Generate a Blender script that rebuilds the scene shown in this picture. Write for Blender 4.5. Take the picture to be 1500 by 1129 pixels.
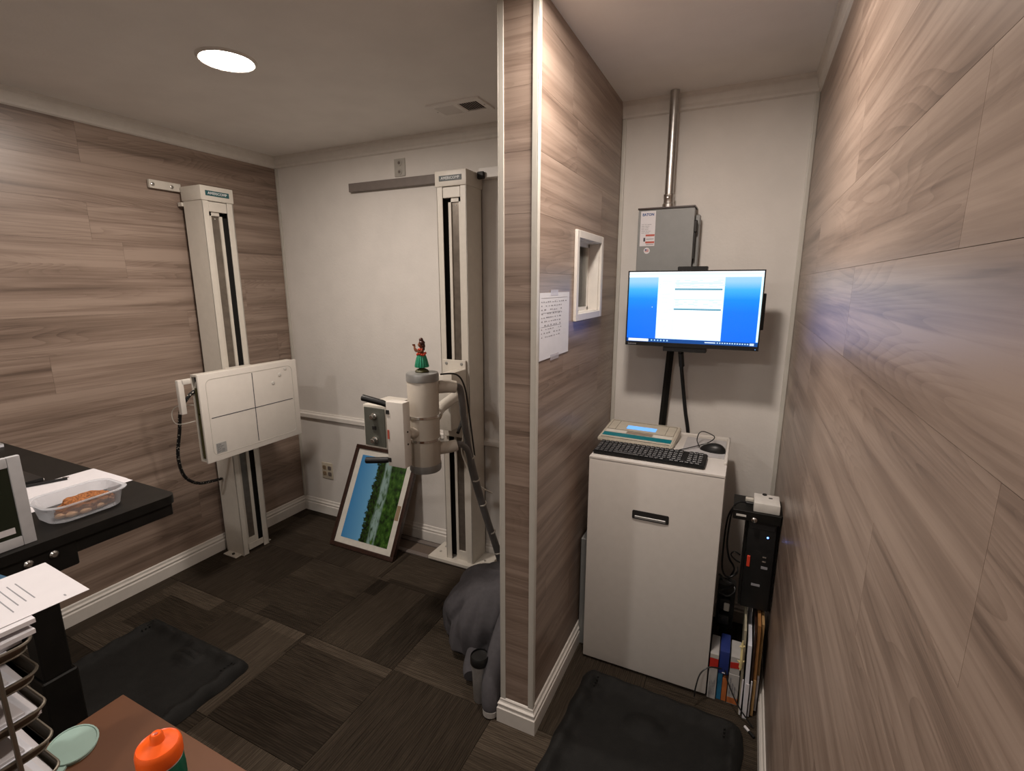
import bpy, bmesh, math, random
from mathutils import Vector, Matrix
random.seed(11)
scn = bpy.context.scene
for o in list(bpy.data.objects):
    bpy.data.objects.remove(o)
COL = scn.collection
PI = math.pi

# ------------------------------------------------------------ camera
HC, PITCH, YAW = 1.6366, -0.2032, -0.4455
fw = Vector((math.sin(YAW) * math.cos(PITCH), math.cos(YAW) * math.cos(PITCH), math.sin(PITCH)))
rt = Vector((math.cos(YAW), -math.sin(YAW), 0))
up = rt.cross(fw)
cam_d = bpy.data.cameras.new('camera')
cam = bpy.data.objects.new('camera', cam_d)
COL.objects.link(cam)
M = Matrix((rt, up, -fw)).transposed().to_4x4()
M.translation = Vector((0, 0, HC))
cam.matrix_world = M
cam_d.sensor_width = 36
cam_d.lens = 721.13 * 36 / 1500
cam_d.clip_start = 0.02
scn.camera = cam

# ------------------------------------------------------------ world, view, lights
w = bpy.data.worlds.new('world')
scn.world = w
w.use_nodes = True
w.node_tree.nodes['Background'].inputs[0].default_value = (0.9, 0.92, 1, 1)
w.node_tree.nodes['Background'].inputs[1].default_value = 0.05
scn.view_settings.view_transform = 'Standard'
scn.view_settings.look = 'None'
scn.view_settings.gamma = 1
scn.view_settings.use_curve_mapping = False
scn.view_settings.exposure = 0.12
scn.cycles.max_bounces = 14
scn.cycles.diffuse_bounces = 9
LAMP_COL = (1.0, 0.88, 0.785)
LAMP_COL2 = (1.0, 0.93, 0.87)     # the lamps behind the viewer are a little cooler
LAMP_POWER = 20.0            # watts of each recessed ceiling lamp
# (x, y, relative power)
LAMPS = [(-1.80, 1.355, 0.85), (-0.31, 1.31, 0.72), (-0.60, -0.55, 0.38), (-1.80, -0.75, 0.70)]

# ------------------------------------------------------------ room numbers (metres)
XL, XR, YB, YF, H = -2.867, 0.177, 2.428, -1.9, 2.44
P1, P2, PY = -0.722, -0.596, 1.422
PT = 0.006                   # plank thickness

# ------------------------------------------------------------ materials
MATS = {}
def nmat(name):
    m = bpy.data.materials.new(name)
    m.use_nodes = True
    MATS[name] = m
    nt = m.node_tree
    return m, nt, nt.nodes['Principled BSDF']
def N(nt, t, **kw):
    n = nt.nodes.new(t)
    for k, v in kw.items():
        setattr(n, k, v)
    return n
def ramp(nt, stops, interp='LINEAR'):
    r = N(nt, 'ShaderNodeValToRGB')
    cr = r.color_ramp
    cr.interpolation = interp
    while len(cr.elements) < len(stops):
        cr.elements.new(0.5)
    for e, (p, c) in zip(cr.elements, stops):
        e.position = p
        e.color = tuple(c) + ((1,) if len(c) == 3 else ())
    return r
def sm(name, col, rough=0.5, metal=0.0, var=0.06, scale=30, bump=0.0, bscale=200, spec=0.5, trans=0.0, alpha=1.0):
    """plain surface with a little procedural mottling and relief"""
    m, nt, b = nmat(name)
    tc = N(nt, 'ShaderNodeTexCoord')
    nz = N(nt, 'ShaderNodeTexNoise')
    nz.inputs['Scale'].default_value = scale
    nz.inputs['Detail'].default_value = 3
    nt.links.new(tc.outputs['Object'], nz.inputs['Vector'])
    lo = [max(0, c * (1 - var)) for c in col]
    hi = [min(1, c * (1 + var)) for c in col]
    r = ramp(nt, [(0.3, lo), (0.7, hi)])
    nt.links.new(nz.outputs['Fac'], r.inputs[0])
    nt.links.new(r.outputs[0], b.inputs['Base Color'])
    b.inputs['Roughness'].default_value = rough
    b.inputs['Metallic'].default_value = metal
    b.inputs['Specular IOR Level'].default_value = spec
    b.inputs['Transmission Weight'].default_value = trans
    b.inputs['Alpha'].default_value = alpha
    if bump > 0:
        n2 = N(nt, 'ShaderNodeTexNoise')
        n2.inputs['Scale'].default_value = bscale
        n2.inputs['Detail'].default_value = 4
        nt.links.new(tc.outputs['Object'], n2.inputs['Vector'])
        bp = N(nt, 'ShaderNodeBump')
        bp.inputs['Strength'].default_value = bump
        bp.inputs['Distance'].default_value = 0.002
        nt.links.new(n2.outputs['Fac'], bp.inputs['Height'])
        nt.links.new(bp.outputs[0], b.inputs['Normal'])
    return m
def emat(name, col, strength):
    m, nt, b = nmat(name)
    b.inputs['Base Color'].default_value = (0.02, 0.02, 0.02, 1)
    b.inputs['Emission Color'].default_value = tuple(col) + (1,)
    b.inputs['Emission Strength'].default_value = strength
    return m

def wood_mat(name, c0, c1, c2, rough, k=1.0, off=0.0):
    m, nt, b = nmat(name)
    L = nt.links.new
    tc = N(nt, 'ShaderNodeTexCoord')
    oi = N(nt, 'ShaderNodeObjectInfo')
    mul = N(nt, 'ShaderNodeVectorMath', operation='SCALE')
    cx = N(nt, 'ShaderNodeCombineXYZ')
    mr = N(nt, 'ShaderNodeMath', operation='MULTIPLY_ADD')
    L(oi.outputs['Random'], mr.inputs[0]); mr.inputs[1].default_value = 37.0; mr.inputs[2].default_value = off
    L(mr.outputs[0], cx.inputs[0]); L(mr.outputs[0], cx.inputs[2])
    add = N(nt, 'ShaderNodeVectorMath', operation='ADD')
    L(tc.outputs['Object'], add.inputs[0]); L(cx.outputs[0], add.inputs[1])
    def stretched(sx, sz, scale, det, rgh, dist=0.0):
        mp = N(nt, 'ShaderNodeMapping')
        mp.inputs['Scale'].default_value = (sx, 1, sz)
        L(add.outputs[0], mp.inputs[0])
        nz = N(nt, 'ShaderNodeTexNoise')
        nz.inputs['Scale'].default_value = scale
        nz.inputs['Detail'].default_value = det
        nz.inputs['Roughness'].default_value = rgh
        nz.inputs['Distortion'].default_value = dist
        L(mp.outputs[0], nz.inputs['Vector'])
        return nz
    broad = stretched(0.8, 17 * k, 1.0, 3, 0.5, 0.35)
    fine = stretched(2.5, 95 * k, 1.0, 5, 0.65, 0.4)
    # flame figure: bands of a slowly varying field
    fl = stretched(0.75, 6.0 * k, 1.0, 2, 0.35, 0.5)
    ff = N(nt, 'ShaderNodeMath', operation='MULTIPLY'); L(fl.outputs['Fac'], ff.inputs[0]); ff.inputs[1].default_value = 42
    fs = N(nt, 'ShaderNodeMath', operation='FRACT'); L(ff.outputs[0], fs.inputs[0])
    pw = N(nt, 'ShaderNodeMath', operation='POWER'); L(fs.outputs[0], pw.inputs[0]); pw.inputs[1].default_value = 2.2
    mk = stretched(0.9, 4.0 * k, 1.3, 1, 0.4, 0.2)
    mkr = N(nt, 'ShaderNodeMapRange'); mkr.inputs[1].default_value = 0.46; mkr.inputs[2].default_value = 0.60; L(mk.outputs['Fac'], mkr.inputs[0])
    pwm = N(nt, 'ShaderNodeMath', operation='MULTIPLY'); L(pw.outputs[0], pwm.inputs[0]); L(mkr.outputs[0], pwm.inputs[1])
    vein = stretched(1.6, 60 * k, 1.0, 4, 0.6, 0.8)
    vr = N(nt, 'ShaderNodeMapRange'); vr.inputs[1].default_value = 0.56; vr.inputs[2].default_value = 0.72; vr.inputs[4].default_value = -0.14
    L(vein.outputs['Fac'], vr.inputs[0])
    a1 = N(nt, 'ShaderNodeMath', operation='MULTIPLY_ADD'); L(fine.outputs['Fac'], a1.inputs[0]); a1.inputs[1].default_value = 0.55
    L(broad.outputs['Fac'], a1.inputs[2])
    a2 = N(nt, 'ShaderNodeMath', operation='MULTIPLY_ADD'); L(pwm.outputs[0], a2.inputs[0]); a2.inputs[1].default_value = -0.13
    L(a1.outputs[0], a2.inputs[2])
    a3 = N(nt, 'ShaderNodeMath', operation='MULTIPLY_ADD'); L(oi.outputs['Random'], a3.inputs[0]); a3.inputs[1].default_value = 0.03
    a4 = N(nt, 'ShaderNodeMath', operation='ADD'); L(a2.outputs[0], a4.inputs[0]); L(vr.outputs[0], a4.inputs[1])
    L(a4.outputs[0], a3.inputs[2])
    r = ramp(nt, [(0.45, c0), (0.69, c1), (0.92, c2)])
    L(a3.outputs[0], r.inputs[0])
    L(r.outputs[0], b.inputs['Base Color'])
    b.inputs['Roughness'].default_value = rough
    bp = N(nt, 'ShaderNodeBump'); bp.inputs['Strength'].default_value = 0.12; bp.inputs['Distance'].default_value = 0.001
    L(fine.outputs['Fac'], bp.inputs['Height']); L(bp.outputs[0], b.inputs['Normal'])
    return m

wood_mat('plank_wood', (0.112, 0.078, 0.060), (0.220, 0.160, 0.125), (0.325, 0.248, 0.200), 0.35)
wood_mat('desk_wood', (0.040, 0.012, 0.004), (0.080, 0.026, 0.008), (0.125, 0.046, 0.015), 0.6, 0.8)

def carpet_mat():
    m, nt, b = nmat('carpet')
    L = nt.links.new
    tc = N(nt, 'ShaderNodeTexCoord'); oi = N(nt, 'ShaderNodeObjectInfo')
    sep = N(nt, 'ShaderNodeSeparateXYZ'); L(tc.outputs['Object'], sep.inputs[0])
    def mth(op, a, bb=None, c=None):
        n = N(nt, 'ShaderNodeMath', operation=op)
        for i, v in enumerate((a, bb, c)):
            if v is None: continue
            if isinstance(v, (int, float)): n.inputs[i].default_value = v
            else: L(v, n.inputs[i])
        return n.outputs[0]
    rnd = oi.outputs['Random']
    # broad dyed bands lying along the ribs (local x)
    y5 = mth('MULTIPLY_ADD', sep.outputs['Y'], 4.2, mth('MULTIPLY', rnd, 17.0))
    row = mth('FLOOR', y5)
    wn = N(nt, 'ShaderNodeTexWhiteNoise', noise_dimensions='1D'); L(mth('MULTIPLY_ADD', rnd, 91.0, row), wn.inputs['W'])
    xs = mth('ADD', mth('MULTIPLY', sep.outputs['X'], 1.7), mth('MULTIPLY', wn.outputs['Value'], 5.0))
    colr = mth('FLOOR', xs)
    wn2 = N(nt, 'ShaderNodeTexWhiteNoise', noise_dimensions='2D')
    cb = N(nt, 'ShaderNodeCombineXYZ'); L(mth('MULTIPLY_ADD', rnd, 53.0, row), cb.inputs[0]); L(colr, cb.inputs[1]); L(cb.outputs[0], wn2.inputs['Vector'])
    # fine ribs
    mp = N(nt, 'ShaderNodeMapping'); mp.inputs['Scale'].default_value = (7, 130, 1); L(tc.outputs['Object'], mp.inputs[0])
    nz = N(nt, 'ShaderNodeTexNoise'); nz.inputs['Scale'].default_value = 1; nz.inputs['Detail'].default_value = 4; L(mp.outputs[0], nz.inputs['Vector'])
    n3 = N(nt, 'ShaderNodeTexNoise'); n3.inputs['Scale'].default_value = 400; L(tc.outputs['Object'], n3.inputs['Vector'])
    v = mth('ADD', mth('MULTIPLY', wn2.outputs['Value'], 0.40), mth('MULTIPLY_ADD', nz.outputs['Fac'], 0.72, mth('MULTIPLY', rnd, 0.12)))
    v = mth('MULTIPLY_ADD', n3.outputs['Fac'], 0.22, v)
    v = mth('MULTIPLY_ADD', mth('SINE', mth('MULTIPLY', sep.outputs['Y'], 780.0)), 0.06, v)
    r = ramp(nt, [(0.36, (0.014, 0.010, 0.0065)), (0.70, (0.047, 0.036, 0.0255)), (1.0, (0.105, 0.083, 0.062))])
    L(mth('MULTIPLY', v, 0.82), r.inputs[0]); L(r.outputs[0], b.inputs['Base Color'])
    b.inputs['Roughness'].default_value = 0.95
    b.inputs['Specular IOR Level'].default_value = 0.15
    rib = mth('SINE', mth('MULTIPLY', sep.outputs['Y'], 780.0))
    hgt = mth('MULTIPLY_ADD', nz.outputs['Fac'], 1.5, mth('MULTIPLY', rib, 0.35))
    bp = N(nt, 'ShaderNodeBump'); bp.inputs['Strength'].default_value = 0.6; bp.inputs['Distance'].default_value = 0.004
    L(hgt, bp.inputs['Height']); L(bp.outputs[0], b.inputs['Normal'])
carpet_mat()

sm('white_wall', (0.66, 0.63, 0.59), 0.75, var=0.03, scale=8, bump=0.35, bscale=90)
sm('ceiling_paint', (0.84, 0.82, 0.79), 0.85, var=0.03, scale=6, bump=0.25, bscale=70)
sm('trim_white', (0.66, 0.63, 0.585), 0.45, var=0.03)
sm('corner_trim', (0.52, 0.50, 0.45), 0.4, var=0.03)
sm('joint_dark', (0.12, 0.09, 0.07), 0.9)
sm('slab', (0.03, 0.025, 0.02), 0.9)
sm('xray_cream', (0.60, 0.565, 0.50), 0.42, var=0.03, bump=0.08, bscale=400)
sm('panel_white', (0.66, 0.625, 0.575), 0.38, var=0.02)
sm('xray_tan', (0.50, 0.455, 0.39), 0.45, var=0.03)
sm('rail_grey', (0.17, 0.145, 0.12), 0.35, metal=0.5, var=0.15)
sm('slot_black', (0.012, 0.011, 0.01), 0.6)
sm('black_plastic', (0.011, 0.011, 0.011), 0.38, var=0.2, spec=0.35)
sm('black_rubber', (0.007, 0.0068, 0.006), 0.75, var=0.25, bump=0.6, bscale=350, spec=0.3)
sm('black_metal', (0.008, 0.0075, 0.0065), 0.5, var=0.2, spec=0.22)
sm('chrome', (0.72, 0.71, 0.69), 0.18, metal=1.0)
sm('steel', (0.50, 0.49, 0.47), 0.32, metal=1.0, var=0.1, scale=60)
sm('brushed_steel', (0.42, 0.41, 0.40), 0.38, metal=0.55, var=0.1, scale=60)
sm('grey_metal', (0.22, 0.225, 0.22), 0.45, var=0.03)
sm('cap_grey', (0.30, 0.30, 0.29), 0.4, metal=0.4)
sm('brown_bar', (0.17, 0.145, 0.13), 0.5)
sm('teal_plate', (0.02, 0.09, 0.10), 0.35)
sm('slate_plate', (0.035, 0.048, 0.05), 0.5)
sm('text_white', (0.62, 0.64, 0.64), 0.5)
sm('text_dark', (0.05, 0.05, 0.06), 0.7)
sm('text_grey', (0.25, 0.25, 0.27), 0.7)
sm('text_blue', (0.01, 0.06, 0.22), 0.6)
sm('text_red', (0.45, 0.09, 0.06), 0.6)
sm('paper', (0.64, 0.62, 0.64), 0.7, var=0.02)
sm('paper_cool', (0.66, 0.67, 0.72), 0.7, var=0.02)
sm('sticker_grey', (0.32, 0.32, 0.31), 0.5)
sm('cable_grey', (0.13, 0.125, 0.12), 0.5)
sm('cable_white', (0.52, 0.49, 0.43), 0.5)
sm('control_panel', (0.13, 0.135, 0.115), 0.42, metal=0.3)
sm('frame_brown', (0.035, 0.016, 0.011), 0.32, var=0.35, scale=60)
sm('mat_board', (0.62, 0.60, 0.54), 0.8)
sm('tan_label', (0.28, 0.20, 0.12), 0.7)
sm('almond', (0.55, 0.50, 0.40), 0.45)
sm('outlet_grey', (0.42, 0.40, 0.36), 0.5)
sm('skin_brown', (0.22, 0.075, 0.032), 0.45)
sm('hair_brown', (0.06, 0.016, 0.009), 0.4)
sm('lei_red', (0.62, 0.06, 0.02), 0.5, var=0.25, scale=300)
sm('skirt_green', (0.015, 0.26, 0.14), 0.5, var=0.3, scale=200)
sm('base_olive', (0.06, 0.055, 0.015), 0.6, var=0.3)
sm('jacket_grey', (0.082, 0.078, 0.084), 0.9, var=0.08, scale=60, bump=0.4, bscale=700, spec=0.2)
sm('hem_light', (0.40, 0.38, 0.36), 0.9)
sm('bag_black', (0.018, 0.016, 0.015), 0.8, bump=0.3)
sm('orange_plastic', (0.85, 0.11, 0.008), 0.35, var=0.04)
sm('green_plastic', (0.006, 0.085, 0.045), 0.3, var=0.1)
sm('mint', (0.33, 0.47, 0.42), 0.4, var=0.04)
sm('food_crumb', (0.27, 0.095, 0.025), 0.85, var=0.6, scale=220, bump=1.0, bscale=300)
sm('food_pale', (0.60, 0.34, 0.17), 0.6, var=0.3, scale=90)
sm('wire_tan', (0.16, 0.14, 0.11), 0.4, metal=0.6)
sm('blue_folder', (0.02, 0.075, 0.14), 0.6)
sm('cabinet_white', (0.62, 0.59, 0.55), 0.4, var=0.02)
sm('console_cream', (0.50, 0.46, 0.38), 0.45)
sm('console_line', (0.10, 0.085, 0.06), 0.6)
sm('console_teal', (0.0, 0.17, 0.21), 0.4)
sm('console_tan', (0.28, 0.23, 0.18), 0.5)
sm('key_black', (0.022, 0.022, 0.024), 0.42)
sm('mousepad', (0.42, 0.41, 0.41), 0.8, bump=0.2)
sm('box_white', (0.403, 0.389, 0.374), 0.6)  # carton colours are darkened to stand in for shade under the shelf
sm('box_red', (0.432, 0.022, 0.014), 0.5)
sm('box_blue', (0.015, 0.03, 0.16), 0.5)
sm('box_cyan', (0.022, 0.144, 0.274), 0.5)
sm('box_orange', (0.432, 0.130, 0.036), 0.6)
sm('manila', (0.360, 0.216, 0.086), 0.75, var=0.12)  # manila and kraft carry the same shelf shade in their colour
sm('kraft', (0.259, 0.115, 0.032), 0.75, var=0.1)
sm('file_olive', (0.34, 0.31, 0.22), 0.75)
sm('yellow_paper', (0.72, 0.62, 0.30), 0.7)
sm('adapter_white', (0.62, 0.60, 0.56), 0.45)
sm('screen_dark', (0.012, 0.018, 0.010), 0.2)
sm('tablet_frame', (0.50, 0.505, 0.52), 0.45)
sm('red_tag', (0.65, 0.05, 0.02), 0.5)
sm('tape_clear', (0.62, 0.60, 0.66), 0.3, alpha=0.45)
sm('lens_cavity', (0.6, 0.58, 0.55), 0.5)
emat('lamp_lens', LAMP_COL, 40.0)
emat('lcd_blue', (0.17, 0.46, 1.0), 1.1)
emat('led_blue', (0.1, 0.25, 1.0), 6.0)

def glass_mat(name, tint, refl):
    m, nt, b = nmat(name)
    out = nt.nodes['Material Output']
    tr = N(nt, 'ShaderNodeBsdfTransparent'); tr.inputs[0].default_value = tint + (1,)
    gl = N(nt, 'ShaderNodeBsdfGlossy'); gl.inputs['Roughness'].default_value = 0.06
    fr = N(nt, 'ShaderNodeFresnel'); fr.inputs[0].default_value = 1.45
    mx = N(nt, 'ShaderNodeMixShader')
    mm = N(nt, 'ShaderNodeMath', operation='MULTIPLY'); mm.inputs[1].default_value = refl
    nt.links.new(fr.outputs[0], mm.inputs[0]); nt.links.new(mm.outputs[0], mx.inputs[0])
    nt.links.new(tr.outputs[0], mx.inputs[1]); nt.links.new(gl.outputs[0], mx.inputs[2])
    nt.links.new(mx.outputs[0], out.inputs['Surface'])
glass_mat('window_glass', (0.93, 0.95, 0.93), 1.0)
def plastic_clear():
    m, nt, b = nmat('clear_plastic')
    out = nt.nodes['Material Output']
    tr = N(nt, 'ShaderNodeBsdfTransparent'); tr.inputs[0].default_value = (0.88, 0.89, 0.90, 1)
    b.inputs['Base Color'].default_value = (0.62, 0.63, 0.66, 1); b.inputs['Roughness'].default_value = 0.18
    fr = N(nt, 'ShaderNodeLayerWeight'); fr.inputs[0].default_value = 0.35
    r = ramp(nt, [(0.0, (0.16,) * 3), (1.0, (0.8,) * 3)])
    mx = N(nt, 'ShaderNodeMixShader')
    nt.links.new(fr.outputs['Facing'], r.inputs[0]); nt.links.new(r.outputs[0], mx.inputs[0])
    nt.links.new(tr.outputs[0], mx.inputs[1]); nt.links.new(b.outputs[0], mx.inputs[2])
    nt.links.new(mx.outputs[0], out.inputs['Surface'])
plastic_clear()
def screen_mat():
    m, nt, b = nmat('screen_picture')
    at = N(nt, 'ShaderNodeVertexColor', layer_name='Col')
    b.inputs['Base Color'].default_value = (0.01, 0.01, 0.012, 1)
    b.inputs['Roughness'].default_value = 0.25
    nt.links.new(at.outputs[0], b.inputs['Emission Color'])
    b.inputs['Emission Strength'].default_value = 1.3
screen_mat()
def braid_mat():
    m, nt, b = nmat('cable_braid')
    tc = N(nt, 'ShaderNodeTexCoord')
    vo = N(nt, 'ShaderNodeTexVoronoi'); vo.inputs['Scale'].default_value = 75
    nt.links.new(tc.outputs['Object'], vo.inputs['Vector'])
    r = ramp(nt, [(0.0, (0.45, 0.42, 0.36)), (0.22, (0.45, 0.42, 0.36)), (0.27, (0.012, 0.012, 0.012))])
    nt.links.new(vo.outputs['Distance'], r.inputs[0]); nt.links.new(r.outputs[0], b.inputs['Base Color'])
    b.inputs['Roughness'].default_value = 0.6
braid_mat()
def painting_mat():
    """river landscape standing on its side: local x = across the frame (sky at low x), z = up the frame"""
    m, nt, b = nmat('landscape_print')
    L = nt.links.new
    tc = N(nt, 'ShaderNodeTexCoord'); sep = N(nt, 'ShaderNodeSeparateXYZ'); L(tc.outputs['Generated'], sep.inputs[0])
    X, Y = sep.outputs['X'], sep.outputs['Y']
    def mth(op, a, bb=None, c=None, clamp=False):
        n = N(nt, 'ShaderNodeMath', operation=op); n.use_clamp = clamp
        for i, v in enumerate((a, bb, c)):
            if v is None: continue
            if isinstance(v, (int, float)): n.inputs[i].default_value = v
            else: L(v, n.inputs[i])
        return n.outputs[0]
    def noise(sc, sx=1, sy=1, det=4):
        mp = N(nt, 'ShaderNodeMapping'); mp.inputs['Scale'].default_value = (sx, sy, 1); L(tc.outputs['Generated'], mp.inputs[0])
        n = N(nt, 'ShaderNodeTexNoise'); n.inputs['Scale'].default_value = sc; n.inputs['Detail'].default_value = det
        L(mp.outputs[0], n.inputs['Vector']); return n.outputs['Fac']
    def mix(f, a, bb):
        n = N(nt, 'ShaderNodeMix', data_type='RGBA'); L(f, n.inputs[0])
        for i, v in ((6, a), (7, bb)):
            if isinstance(v, tuple): n.inputs[i].default_value = v + (1,)
            else: L(v, n.inputs[i])
        return n.outputs[2]
    def step(v, lo, hi):
        n = N(nt, 'ShaderNodeMapRange'); n.inputs[1].default_value = lo; n.inputs[2].default_value = hi; L(v, n.inputs[0]); return n.outputs[0]
    sky = ramp(nt, [(0.0, (0.05, 0.23, 0.50)), (0.45, (0.14, 0.38, 0.62))]); L(X, sky.inputs[0])
    green = ramp(nt, [(0.35, (0.006, 0.022, 0.004)), (0.55, (0.03, 0.09, 0.012)), (0.72, (0.09, 0.19, 0.03))]); L(noise(13, 1, 1, 6), green.inputs[0])
    far = ramp(nt, [(0.4, (0.002, 0.008, 0.003)), (0.75, (0.03, 0.085, 0.012))]); L(noise(22, 1, 1, 6), far.inputs[0])
    # tree line: closer to the frame's top the trees stand taller
    tl = mth('MULTIPLY_ADD', Y, -0.20, 0.40)
    tl = mth('MULTIPLY_ADD', mth('ADD', noise(24, 0.5, 1.0, 4), -0.5), 0.24, tl)
    fsky = step(mth('SUBTRACT', X, tl), -0.012, 0.012)
    c = mix(fsky, sky.outputs[0], far.outputs[0])
    # meadow wedge
    md = mth('ABSOLUTE', mth('SUBTRACT', X, mth('MULTIPLY_ADD', Y, 0.04, 0.47)))
    wdt = mth('MULTIPLY', mth('SUBTRACT', 0.62, Y), 0.10)
    fm = mth('MULTIPLY', step(mth('SUBTRACT', wdt, md), 0.0, 0.02), step(Y, 0.04, 0.14))
    c = mix(step(mth('ADD', X, mth('MULTIPLY', noise(9), 0.14)), 0.58, 0.66), c, green.outputs[0])
    c = mix(fm, c, (0.24, 0.36, 0.05))
    # river
    rc = mth('MULTIPLY_ADD', mth('ADD', noise(5, 1, 1, 2), -0.5), 0.10, mth('MULTIPLY_ADD', Y, 0.04, 0.635))
    rd = mth('ABSOLUTE', mth('SUBTRACT', X, rc))
    rw = mth('MULTIPLY', mth('SUBTRACT', 0.80, Y), 0.11)
    fr_ = mth('MULTIPLY', step(mth('SUBTRACT', rw, rd), 0.0, 0.04), step(noise(8, 2, 1, 4), 0.34, 0.52))
    c = mix(fr_, c, (0.24, 0.36, 0.34))
    L(c, b.inputs['Base Color']); b.inputs['Roughness'].default_value = 0.22
painting_mat()

# ------------------------------------------------------------ geometry helpers
def box(bm, x0, x1, y0, y1, z0, z1, bev=0.0, seg=2):
    t = bmesh.new()
    v = [t.verts.new((x, y, z)) for x in (x0, x1) for y in (y0, y1) for z in (z0, z1)]
    for f in ((0, 1, 3, 2), (4, 6, 7, 5), (0, 4, 5, 1), (2, 3, 7, 6), (0, 2, 6, 4), (1, 5, 7, 3)):
        t.faces.new([v[i] for i in f])
    if bev > 0:
        bev = min(bev, 0.45 * min(abs(x1 - x0), abs(y1 - y0), abs(z1 - z0)))
        bmesh.ops.bevel(t, geom=t.edges[:], offset=bev, segments=seg, affect='EDGES', profile=0.6)
    bmesh.ops.recalc_face_normals(t, faces=t.faces[:])
    merge(bm, t)
    return bm
def merge(bm, t, mat=None):
    if mat is not None: t.transform(mat)
    me = bpy.data.meshes.new('tmp'); t.to_mesh(me); bm.from_mesh(me); bpy.data.meshes.remove(me); t.free()
def B(x0, x1, y0, y1, z0, z1, bev=0.0, seg=2):
    return box(bmesh.new(), x0, x1, y0, y1, z0, z1, bev, seg)
def frame_axes(d):
    d = d.normalized()
    a = Vector((0, 0, 1)) if abs(d.z) < 0.9 else Vector((1, 0, 0))
    u = d.cross(a).normalized(); return u, d.cross(u).normalized()
def tube(bm, pts, r, seg=8, cap=True, smooth=0):
    pts = [Vector(p) for p in pts]
    if smooth: pts = spline(pts, smooth)
    rr = r if isinstance(r, (list, tuple)) else [r] * len(pts)
    if len(rr) != len(pts):
        rr = [rr[0] + (rr[-1] - rr[0]) * i / (len(pts) - 1) for i in range(len(pts))]
    rings = []
    u = None
    for i, p in enumerate(pts):
        d = (pts[min(i + 1, len(pts) - 1)] - pts[max(i - 1, 0)])
        if d.length < 1e-9: d = Vector((0, 0, 1))
        d.normalize()
        if u is None: u, v = frame_axes(d)
        else:
            u = (u - d * u.dot(d)).normalized(); v = d.cross(u).normalized()
        rings.append([bm.verts.new(p + (u * math.cos(2 * PI * k / seg) + v * math.sin(2 * PI * k / seg)) * rr[i]) for k in range(seg)])
    for a, b2 in zip(rings, rings[1:]):
        for k in range(seg):
            bm.faces.new((a[k], a[(k + 1) % seg], b2[(k + 1) % seg], b2[k]))
    if cap:
        bm.faces.new(rings[0][::-1]); bm.faces.new(rings[-1])
    bmesh.ops.recalc_face_normals(bm, faces=bm.faces[:])
    return bm
def spline(pts, n=6):
    out = []
    for i in range(len(pts) - 1):
        p0 = pts[max(i - 1, 0)]; p1 = pts[i]; p2 = pts[i + 1]; p3 = pts[min(i + 2, len(pts) - 1)]
        for k in range(n):
            t = k / n
            out.append(0.5 * ((2 * p1) + (p2 - p0) * t + (2 * p0 - 5 * p1 + 4 * p2 - p3) * t * t + (3 * p1 - p0 - 3 * p2 + p3) * t ** 3))
    out.append(pts[-1]); return out
def T(pts, r, seg=8, smooth=0): return tube(bmesh.new(), pts, r, seg, True, smooth)
def lathe(bm, prof, c=(0, 0, 0), seg=32, axis='Z', fn=None):
    """prof: (radius, height) from bottom to top"""
    t = bmesh.new(); rings = []
    for r, h in prof:
        rings.append([t.verts.new(((r * (fn(k / seg, h) if fn else 1)) * math.cos(2 * PI * k / seg), (r * (fn(k / seg, h) if fn else 1)) * math.sin(2 * PI * k / seg), h)) for k in range(seg)])
    for a, b2 in zip(rings, rings[1:]):
        for k in range(seg): t.faces.new((a[k], a[(k + 1) % seg], b2[(k + 1) % seg], b2[k]))
    t.faces.new(rings[0][::-1]); t.faces.new(rings[-1])
    bmesh.ops.recalc_face_normals(t, faces=t.faces[:])
    m = Matrix.Translation(c)
    if axis == 'Y': m = m @ Matrix.Rotation(-PI / 2, 4, 'X')
    if axis == '-Y': m = m @ Matrix.Rotation(PI / 2, 4, 'X')
    if axis == 'X': m = m @ Matrix.Rotation(PI / 2, 4, 'Y')
    merge(bm, t, m); return bm
def LA(prof, c=(0, 0, 0), seg=32, axis='Z', fn=None): return lathe(bmesh.new(), prof, c, seg, axis, fn)
def ball(bm, c, r, sx=1, sy=1, sz=1, seg=14, ring=9):
    t = bmesh.new()
    bmesh.ops.create_uvsphere(t, u_segments=seg, v_segments=ring, radius=r)
    merge(bm, t, Matrix.Translation(c) @ Matrix.Diagonal((sx, sy, sz, 1))); return bm
def rrect(w, h, r, n=5):
    out = []
    for cx, cy, a0 in ((w / 2 - r, h / 2 - r, 0), (-w / 2 + r, h / 2 - r, 90), (-w / 2 + r, -h / 2 + r, 180), (w / 2 - r, -h / 2 + r, 270)):
        for k in range(n + 1):
            a = math.radians(a0 + 90 * k / n); out.append((cx + r * math.cos(a), cy + r * math.sin(a)))
    return out
def prism(poly, z0, z1, mat=None):
    bm = bmesh.new()
    a = [bm.verts.new((x, y, z0)) for x, y in poly]; b2 = [bm.verts.new((x, y, z1)) for x, y in poly]
    bm.faces.new(a[::-1]); bm.faces.new(b2)
    n = len(poly)
    for k in range(n): bm.faces.new((a[k], a[(k + 1) % n], b2[(k + 1) % n], b2[k]))
    bmesh.ops.recalc_face_normals(bm, faces=bm.faces[:])
    if mat is not None: bm.transform(mat)
    return bm
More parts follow.
